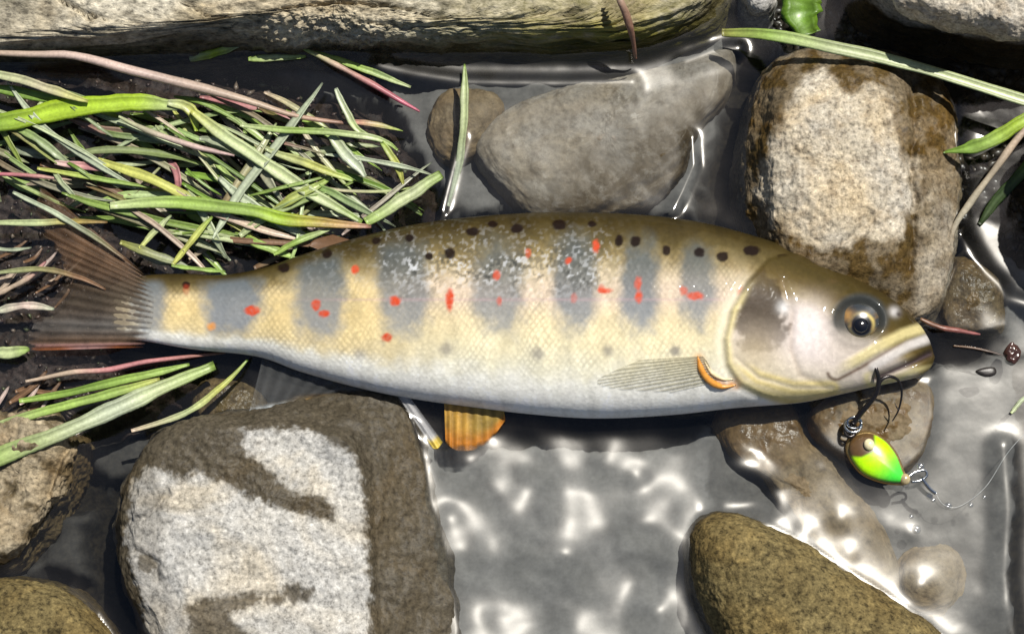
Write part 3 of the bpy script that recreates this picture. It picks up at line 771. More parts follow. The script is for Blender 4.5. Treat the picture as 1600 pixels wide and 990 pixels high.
t = NT('trout_skin')
c = t.attr('col', 'Color')
vc = t.coords((1000, 1000, 1000))
vo = t.n('ShaderNodeTexVoronoi', _feature='F1'); vo.inputs['Scale'].default_value = 1.1
t.link(vc, vo.inputs['Vector'])
fn = t.noise(vc, 0.7, 3, 0.6)
rnd = t.n('ShaderNodeSeparateColor'); t.link(vo.outputs['Color'], rnd.inputs[0])
c = t.mix(1.0, c, t.ramp(rnd.outputs[0], [(0.0, 0.95), (0.75, 1.01), (1.0, 1.08)]), 'MULTIPLY')
bm = t.bump(t.math('ADD', vo.outputs['Distance'], t.math('MULTIPLY', fn, 0.6)), 0.05, 0.0006)
M_skin = t.done(t.bsdf(c, 0.42, 0.04, bm, 0.22, 0.07, 0.0, 0.0))
trout = empty('trout', P(830, 500, -0.010))
trout['_o'] = [float(q) for q in trout.location]
tag(trout, 'golden spotted trout with grey bars and red dots lying on its side in the water', 'fish')
nF = len(th)
faces = [tuple(f) for f in grid_faces(len(fx), nF, wrap_v=True)[:, ::-1]]
faces.append(tuple(range(nF))); faces.append(tuple((len(fx) - 1) * nF + k for k in range(nF))[::-1])
body = mesh_obj('body', FV.reshape(-1, 3), faces, M_skin, trout, attrs={'col': col.reshape(-1, 3)})

SPX, SPY = proj(FV[::2, 0:NU:2].reshape(-1, 3)); SZ = FV[::2, 0:NU:2, 2].ravel()
def surf_z(qx, qy):
    """height of the upper flank seen at a pixel (nearest skin vertices)"""
    qx = np.asarray(qx, float); qy = np.asarray(qy, float)
    out = np.empty(qx.size)
    for k, (a, b) in enumerate(zip(qx.ravel(), qy.ravel())):
        m = np.abs(SPX - a) < 8
        d = (SPX[m] - a) ** 2 + (SPY[m] - b) ** 2
        q = np.argsort(d)[:4]
        out[k] = SZ[m][q].mean()
    return out.reshape(qx.shape)

# eye
ez = float(surf_z(np.array([EX * 1.0]), np.array([EY * 1.0]))[0]) + 0.9 * MM
ec = P(EX, EY, ez)
def dome(c, rx, ry, hz, n=48, m=20, tilt=None):
    V = [c + np.array([0, 0, hz])]
    for i in range(1, m + 1):
        q = i / m * math.pi * 0.62
        for k in range(n):
            a = 2 * math.pi * k / n
            V.append(c + np.array([rx * math.sin(q) * math.cos(a), ry * math.sin(q) * math.sin(a), hz * math.cos(q)]))
    F = [(0, 1 + k, 1 + (k + 1) % n) for k in range(n)]
    for i in range(m - 1):
        for k in range(n):
            F.append((1 + i * n + k, 1 + (i + 1) * n + k, 1 + (i + 1) * n + (k + 1) % n, 1 + i * n + (k + 1) % n))
    F.append(tuple(1 + (m - 1) * n + k for k in range(n))[::-1])
    return np.array(V), F
eV, eF = dome(ec + np.array([0, 0, -1.3 * MM]), 5.0 * MM, 4.4 * MM, 1.8 * MM, 72, 30)
ex, ey = proj(eV)
rr = np.hypot(ex - 1346, (ey - 508))
ecol = np.tile(C(0.03, 0.034, 0.036), (len(eV), 1))
ecol = lay(ecol, 0.35 * sstep(0.0, 0.5, n2(ex, ey, 12, 2, 3)) * (rr < 34) * sstep(478, 500, ey), C(0.34, 0.20, 0.07))
ang_e = np.arctan2(508 - ey, ex - 1346)
ecol = lay(ecol, np.exp(-((rr - 19) / 2.6) ** 2) * (0.12 + 0.8 * np.exp(-((ang_e - 0.7) / 0.9) ** 2)), C(0.62, 0.48, 0.14))
ecol = lay(ecol, 0.6 * np.exp(-np.hypot((ex - 1324) / 8, (ey - 492) / 9) ** 2), C(0.55, 0.30, 0.08))
ecol = lay(ecol, 0.2 * np.exp(-np.hypot((ex - 1362) / 9, (ey - 484) / 8) ** 2), C(0.5, 0.5, 0.5))  # white reflection painted onto the upper eye
ecol = lay(ecol, 1 - sstep(14, 17, rr), C(0.004, 0.004, 0.006))
eye = mesh_obj('eye', eV, eF, attr_mat('trout_eye', 0.2, 1.0, 0.04, bump=0.0), trout, attrs={'col': ecol})
pV, pF = dome(P(1345, 508, ez) + np.array([0, 0, 0.05 * MM]), 1.9 * MM, 1.9 * MM, 0.95 * MM, 32, 10)
pu = mesh_obj('pupil', pV, pF, plain_mat('pupil_black', (0.004, 0.004, 0.006), 0.1, coat=1.0), eye, origin=ec)
pu.location = Vector(ec)

# fins
M_fin = attr_mat('fin_membrane', 0.4, 0.3, 0.2, trans=1.0, transl=0.3)
def fin(name, roots, tips, zr, ztips, colf, alphaf, nray=14, nu=90, nv=40, thick=0.22, ripple=0.22):
    """roots, tips: pixel polylines; membrane runs from roots to tips with raised rays"""
    r = spline(roots, nu); e = spline(tips, nu)
    uu = np.linspace(0, 1, nu)[:, None]; v = np.linspace(0, 1, nv)[None]
    qx = r[:, :1] + (e[:, :1] - r[:, :1]) * v; qy = r[:, 1:] + (e[:, 1:] - r[:, 1:]) * v
    z0 = zr(uu, r) if callable(zr) else zr
    z1 = ztips(uu, e) if callable(ztips) else ztips
    ray = np.cos(uu * nray * 2 * math.pi)
    z = z0 + (z1 - z0) * v + ripple * ray * (0.4 + 0.6 * v)
    if name == 'pectoral_fin': z = surf_z(qx, qy) / MM + 0.22 + ripple * ray
    A = P(qx, qy, z * MM); B = A - np.array([0, 0, thick * MM])
    V = np.concatenate([A.reshape(-1, 3), B.reshape(-1, 3)])
    f = grid_faces(nu, nv); n = nu * nv
    rim = [i * nv for i in range(nu)] + [(nu - 1) * nv + j for j in range(1, nv)] + [i * nv + nv - 1 for i in range(nu - 2, -1, -1)] + [j for j in range(nv - 2, 0, -1)]
    side = np.array([(rim[k], rim[(k + 1) % len(rim)], rim[(k + 1) % len(rim)] + n, rim[k] + n) for k in range(len(rim))])
    F = np.concatenate([f, f[:, ::-1] + n, side])
    cc = np.clip(colf(qx, qy, uu + 0 * v, v + 0 * uu, ray + 0 * v), 0.003, 0.9).reshape(-1, 3); aa = np.clip(alphaf(qx, qy, uu + 0 * v, v + 0 * uu, ray + 0 * v), 0, 1).ravel()
    return mesh_obj(name, V, F, M_fin, trout, attrs={'col': np.concatenate([cc, cc]), 'alpha': np.concatenate([aa, aa])})
def tailc(x, y, u, v, ray):
    c_ = np.zeros(x.shape + (3,)) + C(0.17, 0.095, 0.048)
    c_ = lay(c_, np.exp(-((y - 470) / 45) ** 2), C(0.10, 0.075, 0.05))
    c_ = lay(c_, np.exp(-((y - 508) / 18) ** 2), C(0.17, 0.155, 0.14))
    c_ = lay(c_, sstep(0.90, 0.95, u), C(0.42, 0.24, 0.22))
    c_ = lay(c_, sstep(0.93, 0.97, u) * np.maximum(1 - sstep(90, 130, x), sstep(150, 185, x)), C(0.30, 0.10, 0.035))
    return c_ * (1 + 0.10 * ray + 0.25 * n2(x, y, 12, 3))[..., None]
fin('caudal_fin', [(222, 424), (238, 450), (240, 480), (236, 512), (224, 542)], [(62, 288), (58, 350), (92, 400), (100, 440), (70, 480), (45, 520), (44, 548)], lambda u, r_: 5.2 + 3.3 * np.sin(u * math.pi) ** 0.7, lambda u, e: 4.6 + 1.2 * np.sin(u * 5), tailc,
    lambda x, y, u, v, ray: sstep(0.0, 0.22, v + 0.06 * ray) * (0.70 + 0.05 * ray - 0.42 * v + 0.10 * sstep(0.85, 0.95, u) + 0.2 * n2(x, y, 30, 2, 8)) * (1 - sstep(0.93, 1.0, v + 0.05 * ray + 0.10 * n2(x, y, 14, 2, 3))), nray=16)
def orange(x, y, u, v, ray):
    c_ = np.zeros(x.shape + (3,)) + C(0.60, 0.36, 0.07)
    c_ = lay(c_, sstep(0.45, 0.9, v), C(0.68, 0.27, 0.035)); c_ = lay(c_, 0.7 * sstep(0.35, 0.6, u) * (1 - sstep(0.5, 0.8, v)), C(0.32, 0.24, 0.06))
    return c_ * (1 + 0.10 * ray + 0.3 * n2(x, y, 12, 2))[..., None]
fin('pelvic_fin', [(694, 622), (720, 628), (755, 632), (786, 634)], [(696, 692), (718, 704), (757, 696), (790, 656)], 3.6, 2.2, orange, lambda x, y, u, v, ray: (0.84 - 0.22 * v + 0.05 * ray) * (1 - sstep(0.86, 1.0, v + 0.01 * ray + 0.10 * n2(x, y, 16, 2, 1))), nray=7, nu=60, nv=30)
fin('pelvic_fin', [(618, 614), (628, 616), (640, 619)], [(676, 700), (684, 700), (692, 690)], 4.0, 1.6,
    lambda x, y, u, v, ray: lay(np.zeros(x.shape + (3,)) + C(0.62, 0.62, 0.63), sstep(0.8, 0.9, v), C(0.75, 0.58, 0.10)) * (1 + 0.1 * ray)[..., None], lambda x, y, u, v, ray: (0.45 + 0.4 * sstep(0.75, 0.85, v)) * (1 - np.abs(2 * u - 1) ** 3), nray=2, nu=24, nv=40)
fin('anal_fin', [(410, 560), (470, 582), (540, 600), (580, 610)], [(388, 648), (440, 634), (500, 622), (585, 614)], 3.6, 1.2,
    lambda x, y, u, v, ray: lay(lay(np.zeros(x.shape + (3,)) + C(0.30, 0.31, 0.31), sstep(0.55, 0.8, v) * sstep(0.3, 0.6, u), C(0.42, 0.26, 0.08)), sstep(0.84, 0.95, v) * (1 - sstep(0.2, 0.5, u)), C(0.6, 0.65, 0.68)) * (1 + 0.2 * ray)[..., None],
    lambda x, y, u, v, ray: 0.10 + 0.4 * sstep(0.82, 0.95, v), nray=9, nu=60, nv=30)
fin('adipose_fin', [(505, 392), (528, 385), (552, 376)], [(482, 384), (492, 374), (520, 366)], 5.0, 6.0, lambda x, y, u, v, ray: np.zeros(x.shape + (3,)) + C(0.22, 0.12, 0.06), lambda x, y, u, v, ray: 0.95 + 0 * u, nray=1, nu=20, nv=14, ripple=0.05)
fin('pectoral_fin', [(1098, 556), (1106, 566), (1112, 580), (1120, 596)], [(1000, 562), (935, 592), (960, 606), (1050, 612)], 8, 8,
    lambda x, y, u, v, ray: (np.zeros(x.shape + (3,)) + C(0.38, 0.36, 0.26)) * (1 + 0.16 * ray + 0.1 * n2(x, y, 9, 2))[..., None], lambda x, y, u, v, ray: 0.40 - 0.25 * v + 0.08 * ray, nray=11, nu=70, nv=46, ripple=0.12)
# orange fin root
path = spline([(1090, 556), (1096, 578), (1108, 594), (1128, 604), (1150, 601)], 26)
zz = surf_z(path[:, 0], path[:, 1]) + 0.05 * MM
tv, tf = tube(P(path[:, 0], path[:, 1], zz), np.interp(np.linspace(0, 1, 26), [0, .2, .6, 1], [0.1, 0.8, 0.9, 0.1]) * MM, 10)
tc_ = np.tile(C(0.68, 0.30, 0.05), (len(tv), 1)); fxp, fyp = proj(tv)
tc_ = lay(tc_, 0.3 + 0.7 * sstep(0, 0.3, n2(fxp, fyp, 8)), C(0.60, 0.24, 0.03))
mesh_obj('fin_root', tv, tf, attr_mat('fin_root_orange', 0.35, 0.4), trout, attrs={'col': tc_})
path = spline([(1100, 563), (1112, 582), (1130, 592), (1146, 592)], 20)
tv, tf = tube(P(path[:, 0], path[:, 1], surf_z(path[:, 0], path[:, 1]) + 0.1 * MM), np.interp(np.linspace(0, 1, 20), [0, .4, 1], [0.1, 0.5, 0.1]) * MM, 8)
mesh_obj('fin_root', tv, tf, plain_mat('fin_root_pale', (0.72, 0.60, 0.36), 0.35, coat=0.4), trout)

# ================================================================== LURE
lure = empty('fishing_lure', P(1375, 720, 0.0012)); lure['_o'] = [float(q) for q in lure.location]
tag(lure, 'small teardrop fishing lure painted fluorescent yellow green with gold rim and dark hook', 'lure')
M_steel = plain_mat('hook_black_nickel', (0.05, 0.045, 0.045), 0.25, metal=0.8, sc=2)
M_wire = plain_mat('wire_steel', (0.55, 0.57, 0.58), 0.2, metal=1.0, sc=2)
M_gold = plain_mat('lure_gold_rim', (0.42, 0.29, 0.12), 0.3, metal=0.8, sc=2)
LUR = [(1418, 754), (1400, 757), (1372, 752), (1346, 740), (1328, 718), (1322, 698), (1328, 682), (1344, 674), (1362, 674), (1384, 686), (1402, 708), (1412, 732)]
def blade_shell(poly, z0, hgt, na=72, nr=16, base=0.5):
    sp = spline(poly, na, True); c_ = sp.mean(0)
    V = []; Q = []
    for j in range(nr + 1):
        k = j / nr
        q = c_ + (sp - c_) * k
        V.append(P(q[:, 0], q[:, 1], (z0 + hgt * math.sqrt(max(0, 1 - k ** 2.2)) + 0 * q[:, 0]) * MM)); Q.append(q)
    low = V[-1] - np.array([0, 0, base * MM])
    V.append(low)
    V = np.concatenate(V); n = nr + 2
    F = [tuple(f) for f in grid_faces(n, na, wrap_v=True)]
    F.append(tuple((n - 1) * na + k for k in range(na)))
    return V, F
V, F = blade_shell(LUR, 2.4, 0.8, base=0.7)
mesh_obj('rim', V, F, M_gold, lure)
pts_l = scaled(LUR, 0.91)
V, F = blade_shell(pts_l, 2.9, 2.2, nr=30, na=110)
lx, ly = proj(V)
lc_ = np.tile(C(0.46, 0.90, 0.0), (len(V), 1))
g = ((lx - 1335) * 0.77 + (ly - 685) * 0.64)
lc_ = lay(lc_, sstep(45, 88, g), C(0.06, 0.72, 0.05))
lc_ = lay(lc_, 1 - sstep(-3, 3, sd_poly(lx, ly, [(1310, 660), (1366, 668), (1368, 704), (1346, 714), (1310, 712)])), C(0.10, 0.055, 0.02))
mesh_obj('body', V, F, attr_mat('lure_paint', 0.3, 0.6, 0.05, bump=0.05), lure, attrs={'col': lc_})
V, F = dome(P(1358, 694, 5.2 * MM), 1.3 * MM, 1.5 * MM, 1.0 * MM, 24, 10)
mesh_obj('eye_bead', V, F, plain_mat('bead_pearl', (0.72, 0.64, 0.40), 0.2, coat=0.6), lure)
V, F = dome(P(1414, 748, 3.4 * MM), 1.3 * MM, 1.4 * MM, 1.2 * MM, 24, 10)
mesh_obj('nose_bead', V, F, plain_mat('bead_gold', (0.70, 0.56, 0.30), 0.2, metal=0.5), lure)
def wire(name, pxs, zs, r, mat, parent, n=40, closed=False, seg=8):
    sp = spline([(a[0], a[1], b) for a, b in zip(pxs, zs)], n)
    V, F = tube(P(sp[:, 0], sp[:, 1], sp[:, 2] * MM), (np.linspace(r[0], r[1], n) if isinstance(r, tuple) else r) * MM if not isinstance(r, tuple) else np.linspace(r[0], r[1], n) * MM, seg)
    return mesh_obj(name, V, F, mat, parent)
def ring(name, cx, cy, rx, ry, z, r, mat, parent, tilt=0.0):
    a = np.linspace(0, 2 * math.pi, 33)
    V, F = tube(P(cx + rx * np.cos(a), cy + ry * np.sin(a), (z + tilt * np.sin(a)) * MM), r * MM, 8)
    return mesh_obj(name, V, F, mat, parent)
ring('split_ring', 1333, 664, 13, 11, 4.2, 0.35, M_wire, lure, 0.8)
ring('split_ring', 1335, 660, 11, 9, 5.0, 0.3, M_wire, lure, -0.6)
ring('ring_link', 1328, 672, 8, 10, 4.0, 0.45, M_steel, lure, 0.6)
wire('hook_shank', [(1334, 660), (1345, 645), (1358, 630), (1370, 612), (1373, 594), (1370, 580), (1366, 570)], [5, 6.5, 8.0, 9.5, 10.6, 11.6, 11.6], (0.75, 0.5), M_steel, lure)
wire('hook_point', [(1370, 606), (1378, 592), (1392, 588), (1405, 596), (1409, 615), (1404, 640), (1394, 658)], [9.8, 10.6, 10.4, 9.6, 8.4, 7.0, 5.8], (0.55, 0.15), M_steel, lure)
wire('hook_barb', [(1404, 640), (1400, 634), (1398, 628)], [7.0, 7.2, 7.3], (0.22, 0.05), M_steel, lure, 8)
wire('snap', [(1416, 748), (1428, 738), (1444, 734), (1448, 742), (1438, 750), (1424, 752)], [3.6, 3.4, 3.0, 2.8, 2.8, 3.2], 0.35, M_wire, lure)
wire('swivel', [(1440, 746), (1452, 762), (1462, 770)], [2.8, 2.2, 1.8], 0.5, M_wire, lure, 16)
# line
sp = spline([(1462, 770, 1.8), (1475, 788, 1.2), (1500, 790, 1.0), (1540, 760, 1.0), (1580, 700, 1.0), (1640, 640, 1.0)], 80)
V, F = tube(P(sp[:, 0], sp[:, 1], sp[:, 2] * MM), 0.05 * MM, 6)
tag(mesh_obj('fishing_line', V, F, plain_mat('line_nylon', (0.5, 0.52, 0.52), 0.2)), 'thin clear nylon fishing line trailing from the lure swivel across the water', 'fishing line')

# ================================================================== GRASS
def leafmat(name, rough=0.45):
    t = NT(name)
    c = t.attr('col', 'Color')
    v = t.coords()
    f = t.noise(v, 1.2, 3, 0.6)
    c = t.mix(0.6, c, t.mix(1.0, c, t.ramp(f, [(0.3, 0.65), (0.7, 1.2)]), 'MULTIPLY'))
    sh = t.bsdf(c, rough, 0.5, t.bump(f, 0.2, 0.0003), 0.25, 0.25)
    tl = t.n('ShaderNodeBsdfTranslucent'); t.link(c, tl.inputs[0])
    mx = t.n('ShaderNodeMixShader'); mx.inputs[0].default_value = 0.25
    t.link(sh, mx.inputs[1]); t.link(tl.outputs[0], mx.inputs[2])
    return t.done(mx.outputs[0])
M_leaf = leafmat('grass_leaf')
GREEN = (0.20, 0.34, 0.045); BRIGHT = (0.36, 0.52, 0.03); PALE = (0.46, 0.53, 0.27); YEL = (0.50, 0.52, 0.12); GREY = (0.43, 0.49, 0.34)
PINK = (0.55, 0.24, 0.24); TAN = (0.55, 0.43, 0.32); MAG = (0.50, 0.13, 0.19); BRN = (0.22, 0.12, 0.06); PPINK = (0.62, 0.48, 0.42); LIME = (0.30, 0.44, 0.09)
def blade(name, label, cat, pts_, w, cols, zs, group=None, twist=0.0, n=26, taper=(0.55, 0.35), fold=0.42, stem=False):
    """a leaf with a folded midrib: pts in pixels, w width in pixels"""
    sp = spline(pts_, n); zs_ = np.interp(np.linspace(0, 1, n), np.linspace(0, 1, len(zs)), zs)
    tan = np.gradient(sp, axis=0); tan /= np.linalg.norm(tan, axis=1)[:, None] + 1e-9
    nor = np.stack([-tan[:, 1], tan[:, 0]], 1)
    s = np.linspace(0, 1, n)
    ww = w * 0.5 * np.minimum(1, np.minimum(taper[0] + (1 - taper[0]) * s / 0.25, taper[1] + (1 - taper[1]) * (1 - s) / 0.35))
    ww = ww * (1 + 0.22 * n2(s * 30 + 7 * w, s * 0 + pts_[0][0], 5, 2))
    sp = sp + nor * (0.12 * w * n2(s * 22 + 3 * w, s * 0 + pts_[0][1], 6, 2))[:, None]
    tw = np.cos(twist * s)[:, None]; tz = np.sin(twist * s)
    wm = ww * 0.16
    seg = 7 if not stem else 8
    V = []
    prof = [(-1, 0.0), (-0.55, -fold * 0.6), (0, -fold), (0.55, -fold * 0.6), (1, 0.0)] if not stem else None
    if stem:
        offs = [(math.cos(2 * math.pi * k / 8), math.sin(2 * math.pi * k / 8)) for k in range(8)]
    else:
        th_ = 0.05
        offs = [(-1, 0.0), (-0.55, -fold * 0.45 + th_), (0, -fold + th_), (0.55, -fold * 0.45 + th_), (1, 0.0), (0.5, -fold * 0.5 - th_), (0, -fold - th_), (-0.5, -fold * 0.5 - th_)]
    k = len(offs)
    for (a, b) in offs:
        q = sp + nor * (ww * a)[:, None] * tw
        z = zs_ * 1.0 + (b * wm) + tz * a * wm
        V.append(P(q[:, 0], q[:, 1], z * MM))
    V = np.stack(V, 1).reshape(-1, 3)
    F = [tuple(f) for f in grid_faces(n, k, wrap_v=True)]
    F.append(tuple(range(k))[::-1]); F.append(tuple((n - 1) * k + j for j in range(k)))
    cs = np.array(cols, float)
    cc = np.stack([np.interp(s, np.linspace(0, 1, len(cs)), cs[:, i]) for i in range(3)], 1)
    cc = np.repeat(cc[:, None], k, 1)
    if not stem:
        rib = np.array([1.12, 0.80, 1.30, 0.84, 1.12, 0.85, 0.85, 0.85])
        cc = cc * rib[None, :, None]
    cc = cc * (1 + 0.28 * n2(s * 40 + w, s * 0 + pts_[0][1], 5, 3))[:, None, None]
    cc = cc * np.where(s > 0.93, 0.75, 1.0)[:, None, None]
    o = mesh_obj(name, V, F, M_leaf, attrs={'col': np.clip(cc, 0, 0.9).reshape(-1, 3)})
    return tag(o, label, cat, group)
GB = 'grass_strand'; ST = 'straw'
B = lambda *a, **k: blade(GB, a[0], 'grass', *a[1:], **k)
Tw = lambda *a, **k: blade('twig', a[0], 'twig', *a[1:], stem=True, **k)
Tm = lambda *a, **k: blade(ST, a[0], 'straw', *a[1:], stem=True, **k)
Tm('long pinkish tan stem arching over the grass heap from boulder side', [(-30, 82), (60, 85), (120, 88), (200, 108), (270, 126), (380, 155), (460, 180), (545, 193)], 14, [TAN, PPINK, PPINK, TAN, (0.5, 0.28, 0.2)], [10, 10.5, 10, 8, 6, 4])
B('pale straw edged grass blade ending on the broad bright green blade', [(-20, 112), (40, 127), (90, 143), (138, 158)], 15, [PALE, (0.5, 0.46, 0.3), YEL], [9, 8.5, 8])
B('broadest bright green grass blade in the heap, folded at its end', [(-30, 196), (40, 184), (110, 168), (170, 160), (230, 160), (278, 166)], 30, [GREEN, BRIGHT, BRIGHT, BRIGHT, PALE], [7, 7, 7.5, 7.5, 7], taper=(1, 0.6))
B('folded pale tip bent down from the broad bright green blade', [(262, 160), (290, 166), (304, 184), (306, 205)], 16, [PALE, YEL, BRIGHT], [7.5, 7.0, 5], n=16)
B('dark green grass blade tucked beneath the straw edged blade', [(-20, 135), (40, 146), (110, 160), (150, 168)], 17, [GREEN, GREEN, BRIGHT], [6, 6, 6])
Tm('cream stem with pink tip crossing below the broad bright green blade', [(185, 182), (240, 208), (310, 230), (366, 244)], 9, [PALE, PPINK, (0.65, 0.45, 0.42)], [7, 7, 6.5])
B('long pale green blade slanting down the middle of the heap', [(300, 172), (340, 205), (400, 245), (460, 285), (520, 320), (566, 346)], 21, [YEL, PALE, PALE, PALE, LIME], [7.5, 7.5, 7, 6, 5])
Tm('short magenta stem poking from the heap edge above the tail', [(-15, 271), (40, 274), (112, 281)], 6.5, [MAG, PINK, TAN], [6, 6, 5])
B('faded pink grass blade lying above the trout tail', [(85, 254), (140, 260), (192, 264)], 12, [PPINK, PINK, GREY], [5.5, 5.5, 5])
B('narrow yellow green blade lying along the faded pink one', [(58, 263), (130, 275), (185, 285), (235, 293)], 8, [YEL, LIME, LIME], [6, 6, 5])
B('long green blade turning orange then pink near the trout back', [(172, 320), (280, 316), (380, 327), (440, 343), (510, 349), (580, 352)], 20, [PALE, LIME, LIME, BRIGHT, (0.5, 0.35, 0.08), (0.5, 0.25, 0.2)], [7.5, 8, 8, 7.5, 6])
B('short yellow green blade lying against the foot of the long boulder', [(296, 93), (335, 82), (378, 70)], 13, [PALE, BRIGHT, GREY], [0.8, 1.6, 2.0], n=16)
B('flat light green blade end beside the red and tan stem', [(388, 93), (430, 90), (478, 88)], 11, [LIME, PALE, LIME], [0.8, 1.2, 1.5], n=16)
Tm('tan stem turning magenta red at its tip over the dark water', [(474, 76), (520, 98), (580, 130), (625, 157), (656, 174)], 9, [LIME, TAN, PINK, MAG, MAG], [2, 2.6, 2.6, 2, 1])
B('green blade running just above the magenta tipped stem', [(490, 82), (540, 98), (590, 116), (642, 136)], 11, [LIME, LIME, PALE], [1.5, 1.8, 0.6])
B('grey green blade tip bent like a hook at the heap edge', [(524, 138), (540, 172), (556, 200), (590, 222)], 11, [GREY, PALE, LIME], [7, 6.5, 5])
B('thin light green blade crossing level under the pinkish stem', [(375, 196), (440, 203), (520, 207), (590, 216), (622, 234)], 11, [PALE, LIME, PALE, LIME], [7, 7.5, 7, 4])
B('yellow green blade curling down at the heap end by the water', [(596, 222), (618, 255), (630, 288)], 11, [LIME, YEL, YEL], [6, 5, 2.5], n=16)
B('broad grey green blade scrap near the heap end', [(515, 212), (545, 245), (572, 275)], 19, [PALE, GREY, GREY], [6, 6, 5], n=16)
B('pale green blade pointing out to the water from orange stem joint', [(572, 348), (620, 318), (655, 295), (690, 272)], 19, [LIME, PALE, PALE, LIME], [6, 6, 5.5, 5], taper=(0.8, 0.7))
B('lone upright green blade standing in the water beside the grey brown stone', [(726, 100), (725, 150), (723, 205), (717, 258), (700, 322)], 13, [LIME, PALE, PALE, GREY, GREY], [4, 4, 3, 0.5, -1.5], taper=(0.2, 0.4))
B('yellow green blade lying across the middle of the heap', [(415, 232), (470, 252), (520, 270), (552, 282)], 13, [PALE, YEL, LIME], [6.5, 6.5, 5.5])
B('bright green blade lying against the trout back near adipose fin', [(428, 398), (465, 377), (520, 356)], 10, [LIME, LIME, PALE], [6.5, 7, 6])
B('pale blade turning brown where it lies over the trout tail fin', [(-20, 348), (55, 348), (110, 346), (168, 347)], 10, [PALE, PALE, (0.40, 0.32, 0.07), (0.3, 0.18, 0.07)], [6.5, 7, 7, 6.5])
B('short cream green blade slanting toward the tail root', [(218, 388), (245, 358), (268, 336)], 9, [YEL, PALE, PALE], [6.5, 6.5, 6.5], n=16)
B('yellow green blade slanting from the peduncle into the heap', [(270, 414), (300, 375), (332, 338)], 10, [YEL, YEL, LIME], [6.5, 7, 7], n=16)
B('thin green blade lying along the peduncle edge', [(268, 415), (315, 421), (352, 424)], 7, [LIME, LIME, GREEN], [6.5, 6.5, 6], n=16)
Tm('tan and pink stem slanting beside the trout tail fork', [(-15, 464), (35, 440), (72, 408)], 8.5, [TAN, TAN, PINK], [4, 5.5, 6])
Tm('pink and cream stem under the trout tail belly edge', [(40, 596), (110, 581), (170, 577), (240, 563), (352, 551)], 9, [TAN, TAN, PINK, PINK, BRN], [4, 4, 4, 3.5, 2.5])
B('upper green blade of the fan below the trout tail', [(30, 627), (130, 608), (230, 585), (296, 569)], 13, [LIME, GREEN, LIME, LIME], [5, 5, 4.5, 3])
B('middle light green blade of the fan below the trout tail', [(-20, 668), (80, 640), (180, 612), (250, 592)], 15, [PALE, LIME, LIME, YEL], [7, 7, 6, 4.5])
B('broad frosted green blade, longest of the fan over the brown boulder', [(-30, 725), (80, 682), (180, 640), (250, 606), (336, 572)], 27, [LIME, PALE, GREY, PALE, LIME], [11, 10, 7.5, 5.5, 3], taper=(1, 0.5))
B('thin tan green blade arching over the gap by the big grey boulder', [(205, 672), (290, 645), (345, 604), (388, 562)], 10, [TAN, PALE, YEL, GREEN], [4.5, 5, 5, 3.5])
B('pale green blade stub beside the orange tail edge', [(-20, 556), (15, 550), (46, 546)], 18, [PALE, PALE, LIME], [3, 3.5, 3.5], n=14)
B('long pale green blade stretched over the round beige boulder', [(1128, 50), (1200, 53), (1300, 73), (1400, 98), (1500, 126), (1640, 170)], 19, [(0.25, 0.24, 0.06), LIME, PALE, PALE, PALE, PALE], [6, 10, 12, 12, 12, 12], n=40, taper=(0.6, 0.9))
B('green pointed blade tip reaching toward round beige boulder', [(1640, 165), (1590, 192), (1545, 220), (1510, 233), (1474, 238)], 22, [PALE, BRIGHT, LIME, GREEN, GREEN], [12, 11, 9.5, 8, 6], taper=(1, 0.1))
Tm('dry cream stem bent down beside the round beige boulder', [(1640, 165), (1595, 212), (1560, 258), (1520, 310), (1492, 352), (1482, 388)], 12, [PPINK, TAN, (0.6, 0.52, 0.38), (0.6, 0.55, 0.42), TAN], [12, 11, 9, 6, 3, 0.5])
B('broad deep green leaf hanging between the pebble and pale boulder', [(1290, -40), (1262, -10), (1255, 22), (1266, 54)], 62, [GREEN, (0.12, 0.22, 0.02), (0.13, 0.26, 0.02), (0.16, 0.30, 0.02)], [9, 8, 7, 5], taper=(0.8, 0.5))
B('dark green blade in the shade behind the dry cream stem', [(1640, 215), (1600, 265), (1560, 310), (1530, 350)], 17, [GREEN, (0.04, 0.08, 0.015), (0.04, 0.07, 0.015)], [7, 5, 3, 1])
B('tiny pale blade afloat near the dark seed on open water', [(1580, 645), (1592, 630), (1610, 612)], 7, [PALE, GREY], [0.8, 0.8], n=10)
Tw('reddish brown twig hanging over the long boulder edge', [(962, -30), (972, 8), (985, 45), (994, 92)], 12, [TAN, (0.35, 0.2, 0.14), (0.25, 0.12, 0.08)], [22, 20, 15, 4])
Tw('thin red brown twig lying beside the trout snout', [(1438, 498), (1470, 512), (1500, 516), (1532, 522)], 8, [BRN, (0.25, 0.09, 0.07), (0.35, 0.12, 0.12)], [4, 3.5, 3, 2])
Tw('hair thin dark rootlet drifting from the snout to the seed', [(1490, 540), (1530, 545), (1570, 556)], 3.5, [BRN, (0.05, 0.03, 0.03)], [1.0, 0.8, 0.8])
